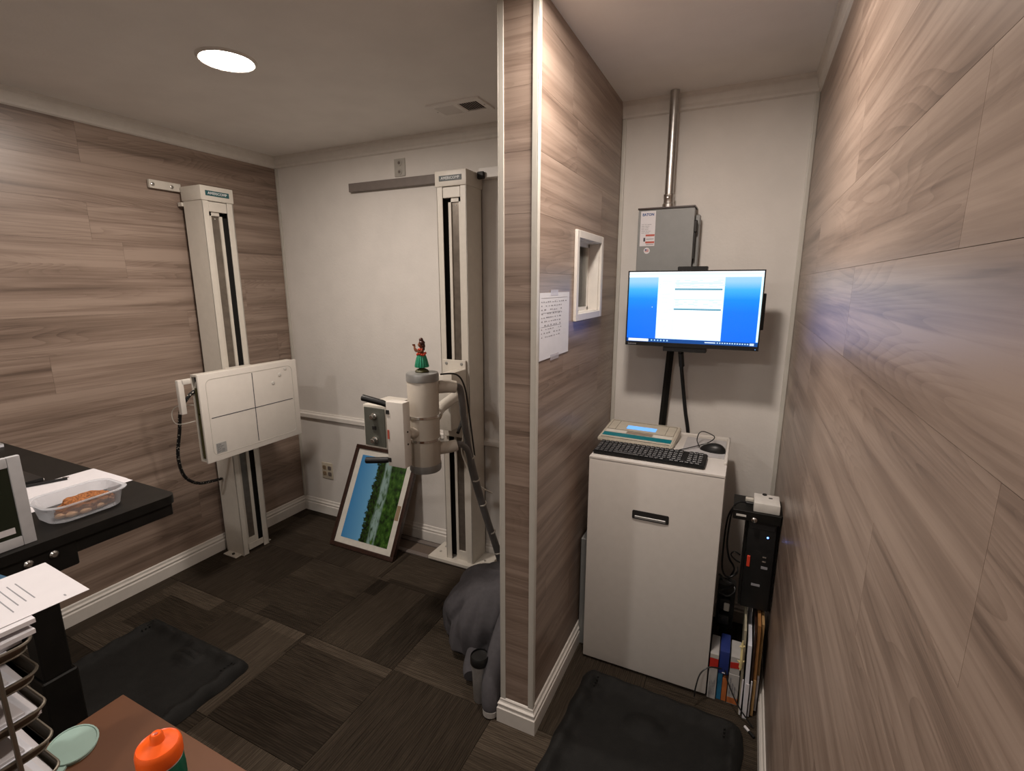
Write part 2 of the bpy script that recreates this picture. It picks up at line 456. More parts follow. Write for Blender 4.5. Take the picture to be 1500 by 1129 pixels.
def sweep(path, prof, side=1):
    """prof (out, z) swept along a floor path; out is to the right of travel for side=1, mitred"""
    bm = bmesh.new(); P = [Vector(p) for p in path]; rings = []
    for i, p in enumerate(P):
        ns = []
        for a, b2 in ((i - 1, i), (i, i + 1)):
            if a >= 0 and b2 < len(P):
                d = (P[b2] - P[a]).normalized(); ns.append(Vector((d.y, -d.x)) * side)
        n = ns[0] if len(ns) == 1 else (ns[0] + ns[1]) / (1 + ns[0].dot(ns[1]))
        rings.append([bm.verts.new((p.x + n.x * o, p.y + n.y * o, z)) for o, z in prof])
    k = len(prof)
    for a, b2 in zip(rings, rings[1:]):
        for j in range(k): bm.faces.new((a[j], a[(j + 1) % k], b2[(j + 1) % k], b2[j]))
    bm.faces.new(rings[0]); bm.faces.new(rings[-1][::-1])
    bmesh.ops.recalc_face_normals(bm, faces=bm.faces[:])
    return bm

OFF = {}
def obj(name, bm, mat, parent=None, smooth=False, local=False):
    me = bpy.data.meshes.new(name)
    if parent is not None and not local:
        bm.transform(Matrix.Translation(-OFF.get(parent.name, Vector())))
    bm.to_mesh(me); bm.free()
    for m in (mat if isinstance(mat, (list, tuple)) else [mat]): me.materials.append(MATS[m])
    if smooth:
        for p in me.polygons: p.use_smooth = True
        me.set_sharp_from_angle(angle=math.radians(38))
    o = bpy.data.objects.new(name, me); COL.objects.link(o)
    if parent is not None:
        o.parent = parent; OFF[o.name] = OFF.get(parent.name, Vector())
    else:
        OFF[o.name] = Vector()
    return o
def tag(o, label, cat, group=None, kind=None):
    o['label'] = label
    if cat: o['category'] = cat
    if group: o['group'] = group
    if kind: o['kind'] = kind
    return o
def thing(name, label, cat, loc=(0, 0, 0), rz=0.0, group=None):
    o = bpy.data.objects.new(name, None); COL.objects.link(o)
    o.location = loc; o.rotation_euler = (0, 0, rz); o.empty_display_size = 0.05
    OFF[o.name] = Vector(loc)
    return tag(o, label, cat, group)
def struct(name, bm, mat, label, cat, smooth=False):
    return tag(obj(name, bm, mat, None, smooth), label, cat, None, 'structure')
def text(name, s, size, mat, mtx, parent, depth=0.0004, sx=1.0, bold=0.0):
    """flat lettering; mtx maps text plane (x right, y up, z out) to the world"""
    cu = bpy.data.curves.new('lettering', 'FONT'); cu.body = s; cu.size = size; cu.extrude = depth; cu.align_x = 'CENTER'; cu.align_y = 'CENTER'
    cu.offset = bold; cu.resolution_u = 2
    to = bpy.data.objects.new('lettering', cu); COL.objects.link(to)
    bpy.context.view_layer.update()
    me = bpy.data.meshes.new_from_object(to.evaluated_get(bpy.context.evaluated_depsgraph_get()))
    bpy.data.objects.remove(to); bpy.data.curves.remove(cu)
    bm = bmesh.new(); bm.from_mesh(me); bpy.data.meshes.remove(me)
    bm.transform(mtx @ Matrix.Diagonal((sx, 1, 1, 1)))
    return obj(name, bm, mat, parent)
def plane_m(o, r, u):
    r = Vector(r).normalized(); u = Vector(u).normalized(); n = r.cross(u)
    m = Matrix((r, u, n)).transposed().to_4x4(); m.translation = Vector(o); return m
def lines(m, rects, th=0.0003):
    """thin printed bars in a plane: rects (x0,x1,y0,y1)"""
    bm = bmesh.new()
    for a, b2, c, d in rects: box(bm, a, b2, c, d, 0, th)
    bm.transform(m); return bm
def textlines(w, h, n, x0=0.08, seed=1, th=0.0016, fill=(0.4, 0.95)):
    r = random.Random(seed); out = []
    for i in range(n):
        y = h * (0.5 - (i + 1) / (n + 1)); L_ = w * r.uniform(*fill) * 0.84
        x = -w / 2 + w * x0
        while x < -w / 2 + w * x0 + L_:
            ww = r.uniform(0.006, 0.02); out.append((x, min(x + ww, w / 2 * 0.92), y, y + th)); x += ww + 0.003
    return out

# ------------------------------------------------------------ room shell
floor = struct('floor', B(XL - .1, XR + .1, YF, YB + .1, -0.1, -0.006), 'slab', 'dark carpet tiled floor of the room', 'floor')
ti = 0
tile_cache = {}
for i in range(-4, 4):
    for j in range(-5, 3):
        x0, y0 = -1.26 + .5 * i, 1.44 + .5 * j
        x1, y1 = min(x0 + .5, XR), min(y0 + .5, YB); x0 = max(x0, XL); y0 = max(y0, YF + .02)
        if x1 - x0 < .02 or y1 - y0 < .02: continue
        odd = (i + j) % 2
        wx, wy = x1 - x0 - .0012, y1 - y0 - .0012
        if odd: wx, wy = wy, wx
        key = (round(wx, 3), round(wy, 3))
        if key in tile_cache:
            o = bpy.data.objects.new('carpet_tile', tile_cache[key]); COL.objects.link(o); o.parent = floor
        else:
            o = obj('carpet_tile', B(-wx / 2, wx / 2, -wy / 2, wy / 2, -.006, 0, .001, 1), 'carpet', floor); tile_cache[key] = o.data
        o.location = ((x0 + x1) / 2, (y0 + y1) / 2, 0)
        o.rotation_euler = (0, 0, PI / 2 if odd else 0)

struct('ceiling', B(XL - .1, XR + .1, YF, YB + .1, H, H + .1), 'ceiling_paint', 'matte painted ceiling over the room', 'ceiling')
wl = struct('wall_left', B(XL - .1, XL - PT, YF, YB, 0, H), 'joint_dark', 'wood plank clad wall behind the tilted white panel stand', 'wall')
wr = struct('wall_right', B(XR + PT, XR + .1, YF, YB, 0, H), 'joint_dark', 'close wood plank clad wall filling the right of the view', 'wall')
struct('wall_back', B(XL - .1, XR + .1, YB, YB + .1, 0, H), 'white_wall', 'off-white textured end wall with the monitor and leaning picture', 'wall')
struct('wall_front', B(XL - .1, XR + .1, YF - .1, YF, 0, H), 'white_wall', 'off-white wall behind the viewer', 'wall')
WY0, WY1, WZ0, WZ1 = 1.800, 2.107, 1.522, 1.807      # window opening in partition
bm = bmesh.new()
a0, a1, ya = P1 + PT, P2 - PT, PY + PT
box(bm, a0, a1, ya, WY0, 0, H); box(bm, a0, a1, WY1, YB, 0, H); box(bm, a0, a1, WY0, WY1, 0, WZ0); box(bm, a0, a1, WY0, WY1, WZ1, H)
wp = struct('wall_partition', bm, 'joint_dark', 'wood plank clad partition with a small window, end facing the viewer', 'wall')

def planks(parent, origin, u, n, u0, u1, zb, z0, z1, seams, hole=None, plen=1.22, seed=0):
    """rows of planks on a wall face: origin + u*s, front face on the measured wall plane, n points into the room"""
    r = random.Random(seed)
    u = Vector(u); n = Vector(n)
    rot = Matrix((u, n, Vector((0, 0, 1)))).transposed().to_4x4()
    k = math.floor((z0 - zb) / .1755)
    while zb + .1755 * k < z1:
        ra, rb = max(zb + .1755 * k, z0), min(zb + .1755 * (k + 1), z1)
        s0 = seams.get(k, r.uniform(0, plen)); k += 1
        if rb - ra < .004: continue
        cuts = [u0]
        s = s0 - plen * math.ceil((s0 - u0) / plen)
        while s < u1:
            if s > u0 + .03 and s < u1 - .03: cuts.append(s)
            s += plen
        cuts.append(u1)
        for a, b2 in zip(cuts, cuts[1:]):
            g = .0003
            rects = [(a + g, b2 - g, ra + g, rb - g)]
            if hole:
                h0, h1, h2, h3 = hole
                if a < h1 and b2 > h0 and ra < h3 and rb > h2:
                    rects = []
                    if a < h0: rects.append((a + g, h0, ra + g, rb - g))
                    if b2 > h1: rects.append((h1, b2 - g, ra + g, rb - g))
                    if ra < h2: rects.append((max(a, h0), min(b2, h1), ra + g, h2))
                    if rb > h3: rects.append((max(a, h0), min(b2, h1), h3, rb - g))
                    if not rects: continue
            c = Vector(origin) + u * ((a + b2) / 2) + Vector((0, 0, (ra + rb) / 2))
            bm = bmesh.new()
            for q in rects: box(bm, q[0] - (a + b2) / 2, q[1] - (a + b2) / 2, -PT, 0, q[2] - (ra + rb) / 2, q[3] - (ra + rb) / 2)
            o = obj('plank', bm, 'plank_wood', parent, local=True)
            o.matrix_local = Matrix.Translation(c) @ rot
planks(wl, (XL, 0, 0), (0, 1, 0), (1, 0, 0), YF, YB, 1.84, .06, H, {2: 1.347, 1: 1.95, 0: 1.343, -1: 1.47, -2: .9, -3: 1.745, -4: 1.1, -5: .5, -6: 1.95}, seed=3)
planks(wr, (XR, 0, 0), (0, 1, 0), (-1, 0, 0), YF, YB, 1.67, .06, H, {0: .63, -1: 1.17, -2: .459, -3: .768, 1: 1.3, 2: .2}, seed=5)
planks(wp, (P2, 0, 0), (0, 1, 0), (1, 0, 0), PY, YB, 1.67, .06, H, {1: 2.12, 0: 3, -1: 3.2, 2: 3}, hole=(WY0, WY1, WZ0, WZ1), seed=6)
planks(wp, (P1, 0, 0), (0, 1, 0), (-1, 0, 0), PY, YB, 1.67, .06, H, {}, hole=(WY0, WY1, WZ0, WZ1), seed=7)
planks(wp, (0, PY, 0), (1, 0, 0), (0, -1, 0), P1 + PT, P2 - PT, 1.67, .06, H, {}, plen=3, seed=8)

# trims
BASE = [(0, 0), (.015, 0), (.015, .060), (.0105, .066), (.0105, .070), (.0125, .074), (.0125, .079), (.007, .085), (.0055, .090), (.0055, .0965), (.003, .101), (0, .103)]
for nm, path, lb in (('baseboard_left', [(XL, YF), (XL, YB)], 'white moulded baseboard under the left plank wall'),
                     ('baseboard_back', [(XL, YB), (P1, YB)], 'white moulded baseboard behind the leaning picture'),
                     ('baseboard_partition', [(P1, YB), (P1, PY), (P2, PY), (P2, YB)], 'white moulded baseboard wrapping the partition end'),
                     ('baseboard_alcove', [(P2, YB), (XR, YB)], 'white moulded baseboard behind the white cabinet'),
                     ('baseboard_right', [(XR, YB), (XR, YF)], 'white moulded baseboard under the right plank wall')):
    struct(nm, sweep(path, BASE, 1), 'trim_white', lb, 'baseboard')
CROWN = [(0, H), (.022, H), (.022, H - .012), (.016, H - .02), (.013, H - .045), (.008, H - .056), (.008, H - .066), (0, H - .072)]
struct('trim_1', sweep([(XL, YF), (XL, YB), (P1, YB)], CROWN, 1), 'trim_white', 'pale crown moulding along the left and end walls', 'moulding')
struct('trim_2', sweep([(P2, YB), (XR, YB), (XR, YF)], CROWN, 1), 'trim_white', 'pale crown moulding above the monitor and right wall', 'moulding')
RAIL = [(0, .708), (.012, .708), (.02, .716), (.02, .740), (.012, .748), (.009, .757), (0, .757)]
struct('trim_3', sweep([(XL, YB), (P1, YB)], RAIL, 1), 'trim_white', 'white chair rail across the end wall behind the picture', 'moulding')
def ltrim(name, x, s, label):
    bm = bmesh.new(); t = .0035; zz = .100
    box(bm, min(x, x - s * .017) , max(x, x - s * .017), PY - t, PY, zz, H, .001, 1)
    box(bm, min(x, x + s * t), max(x, x + s * t), PY - t, PY + .016, zz, H, .001, 1)
    struct(name, bm, 'corner_trim', label, 'trim')
ltrim('trim_4', P1, -1, 'pale metal corner strip on the left edge of the partition end')
ltrim('trim_5', P2, 1, 'pale metal corner strip on the right edge of the partition end')
for nm, x, s, lb in (('trim_6', XL, 1, 'thin pale corner strip behind the panel stand'), ('trim_7', P2, 1, 'thin pale corner strip where partition meets the end wall'), ('trim_8', XR, -1, 'thin pale corner strip right of the monitor')):
    struct(nm, B(min(x, x + s * .018), max(x, x + s * .018), YB - .012, YB, .10, H - .07, .004, 2), 'corner_trim', lb, 'trim')

# window in the partition
bm = bmesh.new()
for xa, xb in ((P2, P2 + .012), (P1 - .012, P1)):
    f = .024
    box(bm, xa, xb, WY0 - f, WY0 + .004, WZ0 - f, WZ1 + f, .002, 1); box(bm, xa, xb, WY1 - .004, WY1 + f, WZ0 - f, WZ1 + f, .002, 1)
    box(bm, xa, xb, WY0 + .004, WY1 - .004, WZ1 - .004, WZ1 + f, .002, 1); box(bm, xa, xb, WY0 + .004, WY1 - .004, WZ0 - f, WZ0 + .004, .002, 1)
for q in ((WY0, WY0 + .006, WZ0, WZ1), (WY1 - .006, WY1, WZ0, WZ1), (WY0, WY1, WZ0, WZ0 + .006), (WY0, WY1, WZ1 - .006, WZ1)):
    box(bm, P1, P2, *q)
for q in ((WY0 + .006, WY0 + .02, WZ0, WZ1), (WY1 - .02, WY1 - .006, WZ0, WZ1), (WY0, WY1, WZ0 + .006, WZ0 + .02), (WY0, WY1, WZ1 - .02, WZ1 - .006)):
    box(bm, -.650, -.638, *q)
win = struct('window_1', bm, 'trim_white', 'small white framed viewing window in the partition', 'window')
obj('pane', B(-.646, -.642, WY0 + .008, WY1 - .008, WZ0 + .008, WZ1 - .008), 'window_glass', win)
sn = thing('pen', 'dark pen lying on the sill of the small partition window', 'pen', (-.615, 1.86, WZ0 + .006))
obj('barrel', T([(-.612, 1.815, WZ0 + .010), (-.618, 1.90, WZ0 + .010)], .004, 8), 'slot_black', sn, True)
obj('tip', T([(-.618, 1.90, WZ0 + .010), (-.6187, 1.912, WZ0 + .010)], [.0035, .001], 8), 'chrome', sn, True)

# recessed ceiling lamps
LAB = ['lit round recessed ceiling lamp above the left room', 'round recessed ceiling lamp over the monitor alcove', 'round recessed ceiling lamp above the viewer', 'round recessed ceiling lamp behind the black desk']
for (lx, ly, pw), lb in zip(LAMPS, LAB):
    t = thing('ceiling_lamp', lb, 'lamp', (lx, ly, H), 0, 'recessed ceiling lamps')
    bm = bmesh.new(); seg = 40
    prof = [(.089, H - .0005), (.089, H - .008), (.092, H - .010), (.097, H - .007), (.100, H - .003), (.100, H - .0005)]
    rings = [[bm.verts.new((lx + r * math.cos(2 * PI * k / seg), ly + r * math.sin(2 * PI * k / seg), z)) for k in range(seg)] for r, z in prof]
    for a, b2 in zip(rings, rings[1:] + rings[:1]):
        for k in range(seg): bm.faces.new((a[k], a[(k + 1) % seg], b2[(k + 1) % seg], b2[k]))
    bmesh.ops.recalc_face_normals(bm, faces=bm.faces[:])
    obj('trim_ring', bm, 'trim_white', t, True)
    obj('lens', LA([(.010, H - .0165), (.045, H - .015), (.072, H - .011), (.088, H - .005), (.088, H - .001)], (lx, ly, 0), 40), 'lamp_lens', t, True)
    ld = bpy.data.lights.new('lamp_light', 'AREA'); ld.shape = 'DISK'; ld.size = .16
    ld.energy = LAMP_POWER * pw; ld.color = LAMP_COL if ly > 0 else LAMP_COL2
    lo = bpy.data.objects.new('lamp_light', ld); COL.objects.link(lo); lo.parent = t; lo.location = (0, 0, -.0175)

# ceiling vent
V = thing('ceiling_vent', 'white metal air vent in the ceiling near the end wall', 'vent', (-1.287, 2.145, H))
bm = bmesh.new(); vx0, vx1, vy0, vy1 = -1.425, -1.15, 2.062, 2.226
for q in ((vx0, vx1, vy0, vy0 + .03), (vx0, vx1, vy1 - .03, vy1), (vx0, vx0 + .025, vy0 + .03, vy1 - .03), (vx1 - .025, vx1, vy0 + .03, vy1 - .03), (-1.297, -1.277, vy0 + .03, vy1 - .03)):
    box(bm, *q, H - .008, H)
obj('vent_frame', bm, 'ceiling_paint', V)
obj('backing', B(vx0 + .0255, vx1 - .0255, vy0 + .0305, vy1 - .0305, H - .0015, H - .0003), 'slot_black', V)
for s, x0, x1 in ((-1, vx0 + .025, -1.297), (1, -1.277, vx1 - .025)):
    bm = bmesh.new()
    for k in range(9):
        x = x0 + (k + .5) * (x1 - x0) / 9
        t = B(-.0065, .0065, vy0 + .03, vy1 - .03, -.0006, .0006); merge(bm, t, Matrix.Translation((x, 0, H - .0048)) @ Matrix.Rotation(s * math.radians(33), 4, 'Y'))
    o = obj('louver_bank', bm, 'ceiling_paint', V); o['kind'] = 'stuff'
for x in (vx0 + .012, vx1 - .012): obj('screw', LA([(.003, H - .0095), (.004, H - .008)], (x, 2.144, 0), 10), 'steel', V)

# ------------------------------------------------------------ x-ray wall stand (left) and tube stand (back)
CW, CD = .178, .158
def column(parent, mir, plate, labeltxt, CH):
    """local: width x, front y=0 facing -y, depth +y; built local to the parent Empty"""
    w = CW / 2
    bm = bmesh.new()
    box(bm, -w, -w + .004, 0, CD, .0, CH - .075); box(bm, w - .004, w, 0, CD, .0, CH - .075); box(bm, -w, w, CD - .004, CD, 0, CH - .075)
    box(bm, -w, -w + .036, 0, .004, 0, CH - .075, .0015, 1); box(bm, w - .036, w, 0, .004, 0, CH - .075, .0015, 1)
    body = obj('column', bm, 'xray_cream', parent, local=True)
    obj('back_channel', B(-w + .005, w - .005, .05, .054, 0.01, CH - .08), 'slot_black', parent, local=True)
    s = mir
    x0, x1 = sorted((s * -.052, s * .026))
    bm = bmesh.new()
    box(bm, x0, x0 + .016, .012, .03, .09, CH - .13); box(bm, x1 - .016, x1, .012, .03, .09, CH - .13)
    box(bm, x0, x1, .012, .03, .03, .09); box(bm, x0, x1, .012, .03, CH - .15, CH - .13)
    box(bm, -w + .037, w - .037, .002, .04, CH - .13, CH - .078, .002, 1)
    obj('guide_frame', bm, 'xray_cream', parent, local=True)
    rl = obj('guide_rail', B(x0 + .016, x1 - .016, .02, .028, .09, CH - .15), 'rail_grey', parent, local=True)
    obj('rail_screw', LA([(.004, 0), (.004, .002)], ((x0 + x1) / 2, .02, CH - .165), 10, '-Y'), 'chrome', rl, local=True)
    cap = obj('top_cap', B(-w - .004, w + .004, -.006, CD + .004, CH - .075, CH, .004, 2), 'xray_cream', parent, True, local=True)
    obj('name_plate', B(-w + .022, w - .022, -.0075, -.006, CH - .050, CH - .024), plate, cap, local=True)
    OFF[cap.name] = Vector()
    text('lettering', labeltxt, .0185, 'text_white', plane_m((0, -.0076, CH - .037), (1, 0, 0), (0, 0, 1)), cap, sx=1.05, bold=.0004)
    return body
SA = thing('x_ray_wall_stand', 'white column stand with square detector panel on the left plank wall', 'x-ray stand', (-2.67, 1.8625, 0), PI / 2)
OFF[SA.name] = Vector()
column(SA, 1, 'teal_plate', 'AMERICOMP', 2.15)
for x0, x1 in ((-.13, -.088), (.088, .118)):
    fp = obj('foot_tab', B(x0, x1, .02, .135, 0, .006, .001, 1), 'xray_cream', SA, local=True)
    obj('bolt', LA([(.009, .006), (.009, .012), (.006, .014)], ((x0 + x1) / 2, .07, 0), 6), 'slot_black', fp, local=True)
obj('bottom_plate', B(-.05, .05, .0, .004, .02, .06, .001, 1), 'xray_cream', SA, local=True)
wb = obj('wall_bracket', B(-.24, -.08, .172, .190, 2.124, 2.166, .002, 1), 'xray_cream', SA, local=True)
box_ = B(-.10, .08, .155, .185, 2.05, 2.07); obj('wall_spacer', box_, 'xray_cream', SA, local=True)
for x in (-.225, -.13):
    obj('bolt', LA([(.009, 0), (.009, .004), (.006, .006)], (x, .172, 2.143), 12, '-Y'), 'steel', wb, True, local=True)
# detector panel: local x = world Y-1.8625, local y = -(X+2.67)
def LX(Y): return Y - 1.8625
def LY(X): return -(X + 2.67)
pf = LY(-2.390)
px0, px1, pz0, pz1 = LX(1.46), LX(2.043), .748, 1.203
obj('carriage', B(-.075, .075, LY(-2.455), -.004, .86, 1.17, .004, 1), 'xray_cream', SA, local=True)
pn = obj('detector_panel', B(px0, px1, pf, pf + .014, pz0, pz1, .004, 2), 'panel_white', SA, True, local=True)
bm = bmesh.new()
box(bm, px0 + .006, px1 - .006, pf + .014, pf + .060, pz0 + .004, pz0 + .012); box(bm, px0 + .006, px1 - .006, pf + .014, pf + .060, pz1 - .012, pz1 - .002)
box(bm, px1 - .014, px1 - .006, pf + .014, pf + .060, pz0 + .004, pz1 - .002); box(bm, px0 + .006, px1 - .006, pf + .058, pf + .064, pz0 + .004, pz1 - .002)
obj('panel_housing', bm, 'xray_cream', SA, local=True)
obj('cassette_tray', B(px0 + .018, px1 - .02, pf + .02, pf + .054, pz0 + .02, pz1 - .02), 'slot_black', SA, local=True)
obj('tray_edge', B(px0 + .010, px0 + .018, pf + .022, pf + .05, pz0 + .02, pz1 - .07), 'base_olive', SA, local=True)
ol = [(x, y) for x, y in rrect(px1 - px0 - .07, pz1 - pz0 - .06, .03, 6)]
cxp, czp = (px0 + px1) / 2, (pz0 + pz1) / 2
obj('border_line', tube(bmesh.new(), [(cxp + x, pf, czp + y) for x, y in ol + ol[:2]], .0011, 5), 'outlet_grey', pn, local=True)
obj('cross_line', B(px0 + .045, px1 - .045, pf - .0006, pf + .001, czp - .002, czp + .002), 'text_dark', pn, local=True)
obj('cross_line', B(cxp - .002, cxp + .002, pf - .0006, pf + .001, pz0 + .04, pz1 - .035), 'text_dark', pn, local=True)
st = obj('rating_sticker', B(px0 + .05, px0 + .105, pf - .0008, pf + .001, pz0 + .038, pz0 + .092), 'sticker_grey', pn, local=True)
obj('print', lines(plane_m((px0 + .0775, pf - .0010, pz0 + .065), (1, 0, 0), (0, 0, 1)), textlines(.052, .05, 8, .06, 4, .0015)), 'text_dark', st, local=True)
for dx, dz in ((.125, .115), (.172, .155), (.212, .185)):
    obj('stick_on_dot', LA([(.010, 0), (.010, .002), (.007, .003)], (cxp + dx, pf, czp + dz), 16, '-Y'), 'adapter_white', pn, local=True)
obj('tray_knob', LA([(.005, 0), (.005, .012), (.010, .014), (.010, .024), (.006, .028)], (px0 + .010, pf + .036, 1.0), 16, 'X'), 'chrome', SA, True, local=True)
hd = bmesh.new()
box(hd, px0 - .04, px0 + .02, pf + .064, pf + .088, 1.155, 1.180, .004, 2); box(hd, px0 - .056, px0 - .030, pf + .064, pf + .088, 1.01, 1.180, .004, 2)
box(hd, px0 - .02, -.06, pf + .0645, pf + .078, 1.160, 1.178)
obj('grip_handle', hd, 'panel_white', SA, True, local=True)
def to_a(pts): return [(LX(p[1]), LY(p[0]), p[2]) for p in pts]
cb_pts = [(-2.445, 1.475, 1.12), (-2.46, 1.445, 1.09), (-2.50, 1.425, 1.02), (-2.56, 1.44, .90), (-2.62, 1.45, .76), (-2.68, 1.50, .62), (-2.74, 1.60, .53), (-2.77, 1.70, .50), (-2.78, 1.765, .49)]
dc = obj('braided_cable', T(to_a(cb_pts), .0085, 10, 6), 'cable_braid', SA, True, local=True)
dc['label'] = 'black and white braided cable'
obj('cable_lead', T(to_a([(-2.435, 1.485, 1.17), (-2.44, 1.478, 1.14), (-2.447, 1.472, 1.115)]), .006, 8, 4), 'cable_white', dc, True, local=True)
obj('wire_loop', T(to_a([(-2.455, 1.475, 1.045), (-2.53, 1.43, 1.04), (-2.55, 1.41, 1.0), (-2.53, 1.42, .95), (-2.455, 1.475, .965)]), .0025, 6, 6), 'cable_white', SA, True, local=True)

# tube stand
SBX, SBY = -1.420, 2.255
SB = thing('x_ray_tube_stand', 'tall cream column carrying the cylindrical tube head before the end wall', 'x-ray stand', (SBX, SBY, 0), 0)
OFF[SB.name] = Vector()
column(SB, -1, 'slate_plate', 'AMERICOMP', 2.198)
# column floor plate is local; lift handled by plate thickness
bp_ = obj('base_plate', B(-.205, .185, -.03, .15, .012, .032, .002, 1), 'xray_cream', SB, local=True)
for x, y in ((-.16, .04), (-.16, .10), (.135, .0), (.135, .06)):
    obj('bolt', LA([(.007, .032), (.007, .036), (.004, .038)], (x, y, 0), 10), 'steel', bp_, local=True)
OFF[SB.name] = Vector((SBX, SBY, 0))
TX, TY, TZ = -1.272, 1.75, 1.02
tb = obj('tube_housing', LA([(.066, .835), (.069, .84), (.069, 1.225), (.066, 1.23)], (TX, TY, 0), 40), 'xray_tan', SB, True)
obj('top_end_cap', LA([(.0715, 1.222), (.0715, 1.250), (.068, 1.257), (.05, 1.259)], (TX, TY, 0), 40), 'cap_grey', SB, True)
obj('bottom_end_cap', LA([(.05, .805), (.068, .808), (.0715, .814), (.0715, .842)], (TX, TY, 0), 40), 'cap_grey', SB, True)
for z in (.958, 1.065):
    obj('clamp_band', LA([(.0705, z - .006), (.073, z - .005), (.073, z + .005), (.0705, z + .006)], (TX, TY, 0), 40), 'chrome', SB, True)
# cable horns and trunnion arm
obj('cable_horn', T([(TX + .04, TY + .05, 1.185), (TX + .075, TY + .085, 1.185), (TX + .10, TY + .11, 1.18)], [.03, .034, .028], 16, 3), 'xray_tan', SB, True)
obj('cable_horn', T([(TX + .04, TY + .05, .90), (TX + .075, TY + .085, .90), (TX + .10, TY + .11, .905)], [.03, .034, .026], 16, 3), 'xray_tan', SB, True)
obj('support_arm', T([(TX + .02, TY + .07, 1.045), (-1.305, 1.93, 1.05), (-1.34, 2.10, 1.06), (-1.37, 2.20, 1.06)], [.024, .024, .026, .03], 16, 5), 'xray_cream', SB, True)
cg = obj('carriage', B(-1.475, -1.375, 2.13, 2.245, .87, 1.165, .006, 2), 'xray_cream', SB, True)
cp_ = obj('carriage_plate', B(-1.49, -1.345, 2.240, 2.252, .80, 1.235, .002, 1), 'xray_cream', SB)
obj('carriage_box', B(-1.40, -1.345, 2.10, 2.24, 1.02, 1.19, .005, 2), 'xray_cream', SB, True)
for x in (-1.465, -1.37):
    obj('bolt', LA([(.008, 0), (.008, .003), (.005, .004)], (x, 2.240, 1.215), 12, '-Y'), 'cap_grey', cp_, True)
# collimator with control face, mounting slab, grips
co = obj('collimator', B(-1.545, -1.415, 1.665, 1.845, .905, 1.105, .005, 2), 'xray_cream', SB, True)
cf = obj('control_face', B(-1.538, -1.420, 1.661, 1.666, .915, 1.095, .002, 1), 'control_panel', co)
for z in (1.055, .945):
    obj('dial_knob', LA([(.016, 0), (.016, .005), (.012, .007), (.011, .022), (.009, .024)], (-1.478, 1.661, z), 20, '-Y'), 'chrome', cf, True)
obj('beam_switch', B(-1.492, -1.470, 1.657, 1.662, .993, 1.010, .001, 1), 'slot_black', cf)
obj('lens_port', LA([(.012, 1.105), (.012, 1.108)], (-1.485, 1.73, 0), 16), 'brown_bar', co)
obj('neck', T([(-1.46, 1.755, 1.0), (-1.36, 1.755, 1.0), (-1.30, 1.75, 1.0)], [.05, .055, .06], 20), 'xray_cream', SB, True)
GX = .066
sl = obj('grip_console', B(-1.425 + GX, -1.335 + GX, 1.600, 1.647, .862, 1.150, .004, 2), 'panel_white', SB, True)
obj('console_mount', T([(-1.34 + GX, 1.63, 1.01), (-1.30, 1.645, 1.01), (-1.28, 1.67, 1.0), (-1.27, 1.70, 1.0)], .022, 14, 4), 'xray_tan', SB, True)
for z in (1.105, .892): obj('button', B(-1.424 + GX, -1.408 + GX, 1.597, 1.602, z - .01, z + .008), 'slot_black', sl)
obj('indicator', B(-1.421 + GX, -1.412 + GX, 1.598, 1.601, .985, 1.025), 'text_red', sl)
for z in (1.02, .965): obj('screw', LA([(.004, 0), (.004, .002)], (-1.335 + GX, 1.625, z), 8, 'X'), 'slot_black', sl)
obj('grip', T([(-1.415 + GX, 1.625, 1.122), (-1.455 + GX, 1.615, 1.137), (-1.54 + GX, 1.59, 1.157), (-1.543 + GX, 1.589, 1.158)], [.010, .0135, .0145, .011], 14), 'black_plastic', SB, True)
obj('grip', T([(-1.415 + GX, 1.625, .886), (-1.455 + GX, 1.615, .878), (-1.54 + GX, 1.59, .872), (-1.543 + GX, 1.589, .872)], [.010, .0135, .0145, .011], 14), 'black_plastic', SB, True)
# high tension cable bundle
obj('tension_cable', T([(-1.175, 1.86, 1.185), (-1.165, 1.89, 1.16), (-1.175, 1.93, 1.02), (-1.18, 1.99, .82), (-1.17, 2.05, .62), (-1.15, 2.12, .40), (-1.12, 2.18, .20), (-1.10, 2.20, .07)], .0155, 12, 6), 'cable_grey', SB, True)
obj('tension_cable', T([(-1.175, 1.86, .905), (-1.168, 1.89, .90), (-1.172, 1.96, .84), (-1.185, 2.02, .70), (-1.165, 2.09, .48), (-1.135, 2.16, .25), (-1.115, 2.215, .07)], .0145, 12, 6), 'cable_grey', SB, True)
for p, d in (((-1.18, 1.998, .80), (.0, .05, -.2)), ((-1.174, 2.036, .67), (0, .06, -.2)), ((-1.162, 2.083, .52), (.02, .07, -.2)), ((-1.142, 2.142, .34), (.03, .06, -.2)), ((-1.124, 2.178, .205), (.03, .06, -.2))):
    d = Vector(d).normalized() * .003; p = Vector(p)
    obj('cable_tie', T([p - d, p + d], .021, 14), 'cable_white', SB, True)
obj('signal_wire', T([(-1.345, 2.14, 1.12), (-1.31, 2.12, 1.08), (-1.285, 2.12, .98), (-1.30, 2.13, .86), (-1.325, 2.15, .76), (-1.30, 2.17, .66), (-1.25, 2.2, .56), (-1.20, 2.26, .50)], .004, 7, 6), 'cable_white', SB, True)
obj('signal_wire', T([(TX + .06, TY + .05, 1.245), (-1.16, 1.85, 1.24), (-1.15, 1.90, 1.18), (-1.158, 1.95, 1.05), (-1.17, 2.02, .80)], .004, 7, 6), 'slot_black', SB, True)
obj('plug_cluster', T([(-1.19, 1.90, .95), (-1.215, 1.98, .985), (-1.24, 2.05, 1.0), (-1.30, 2.14, .98)], .008, 8, 4), 'slot_black', SB, True)
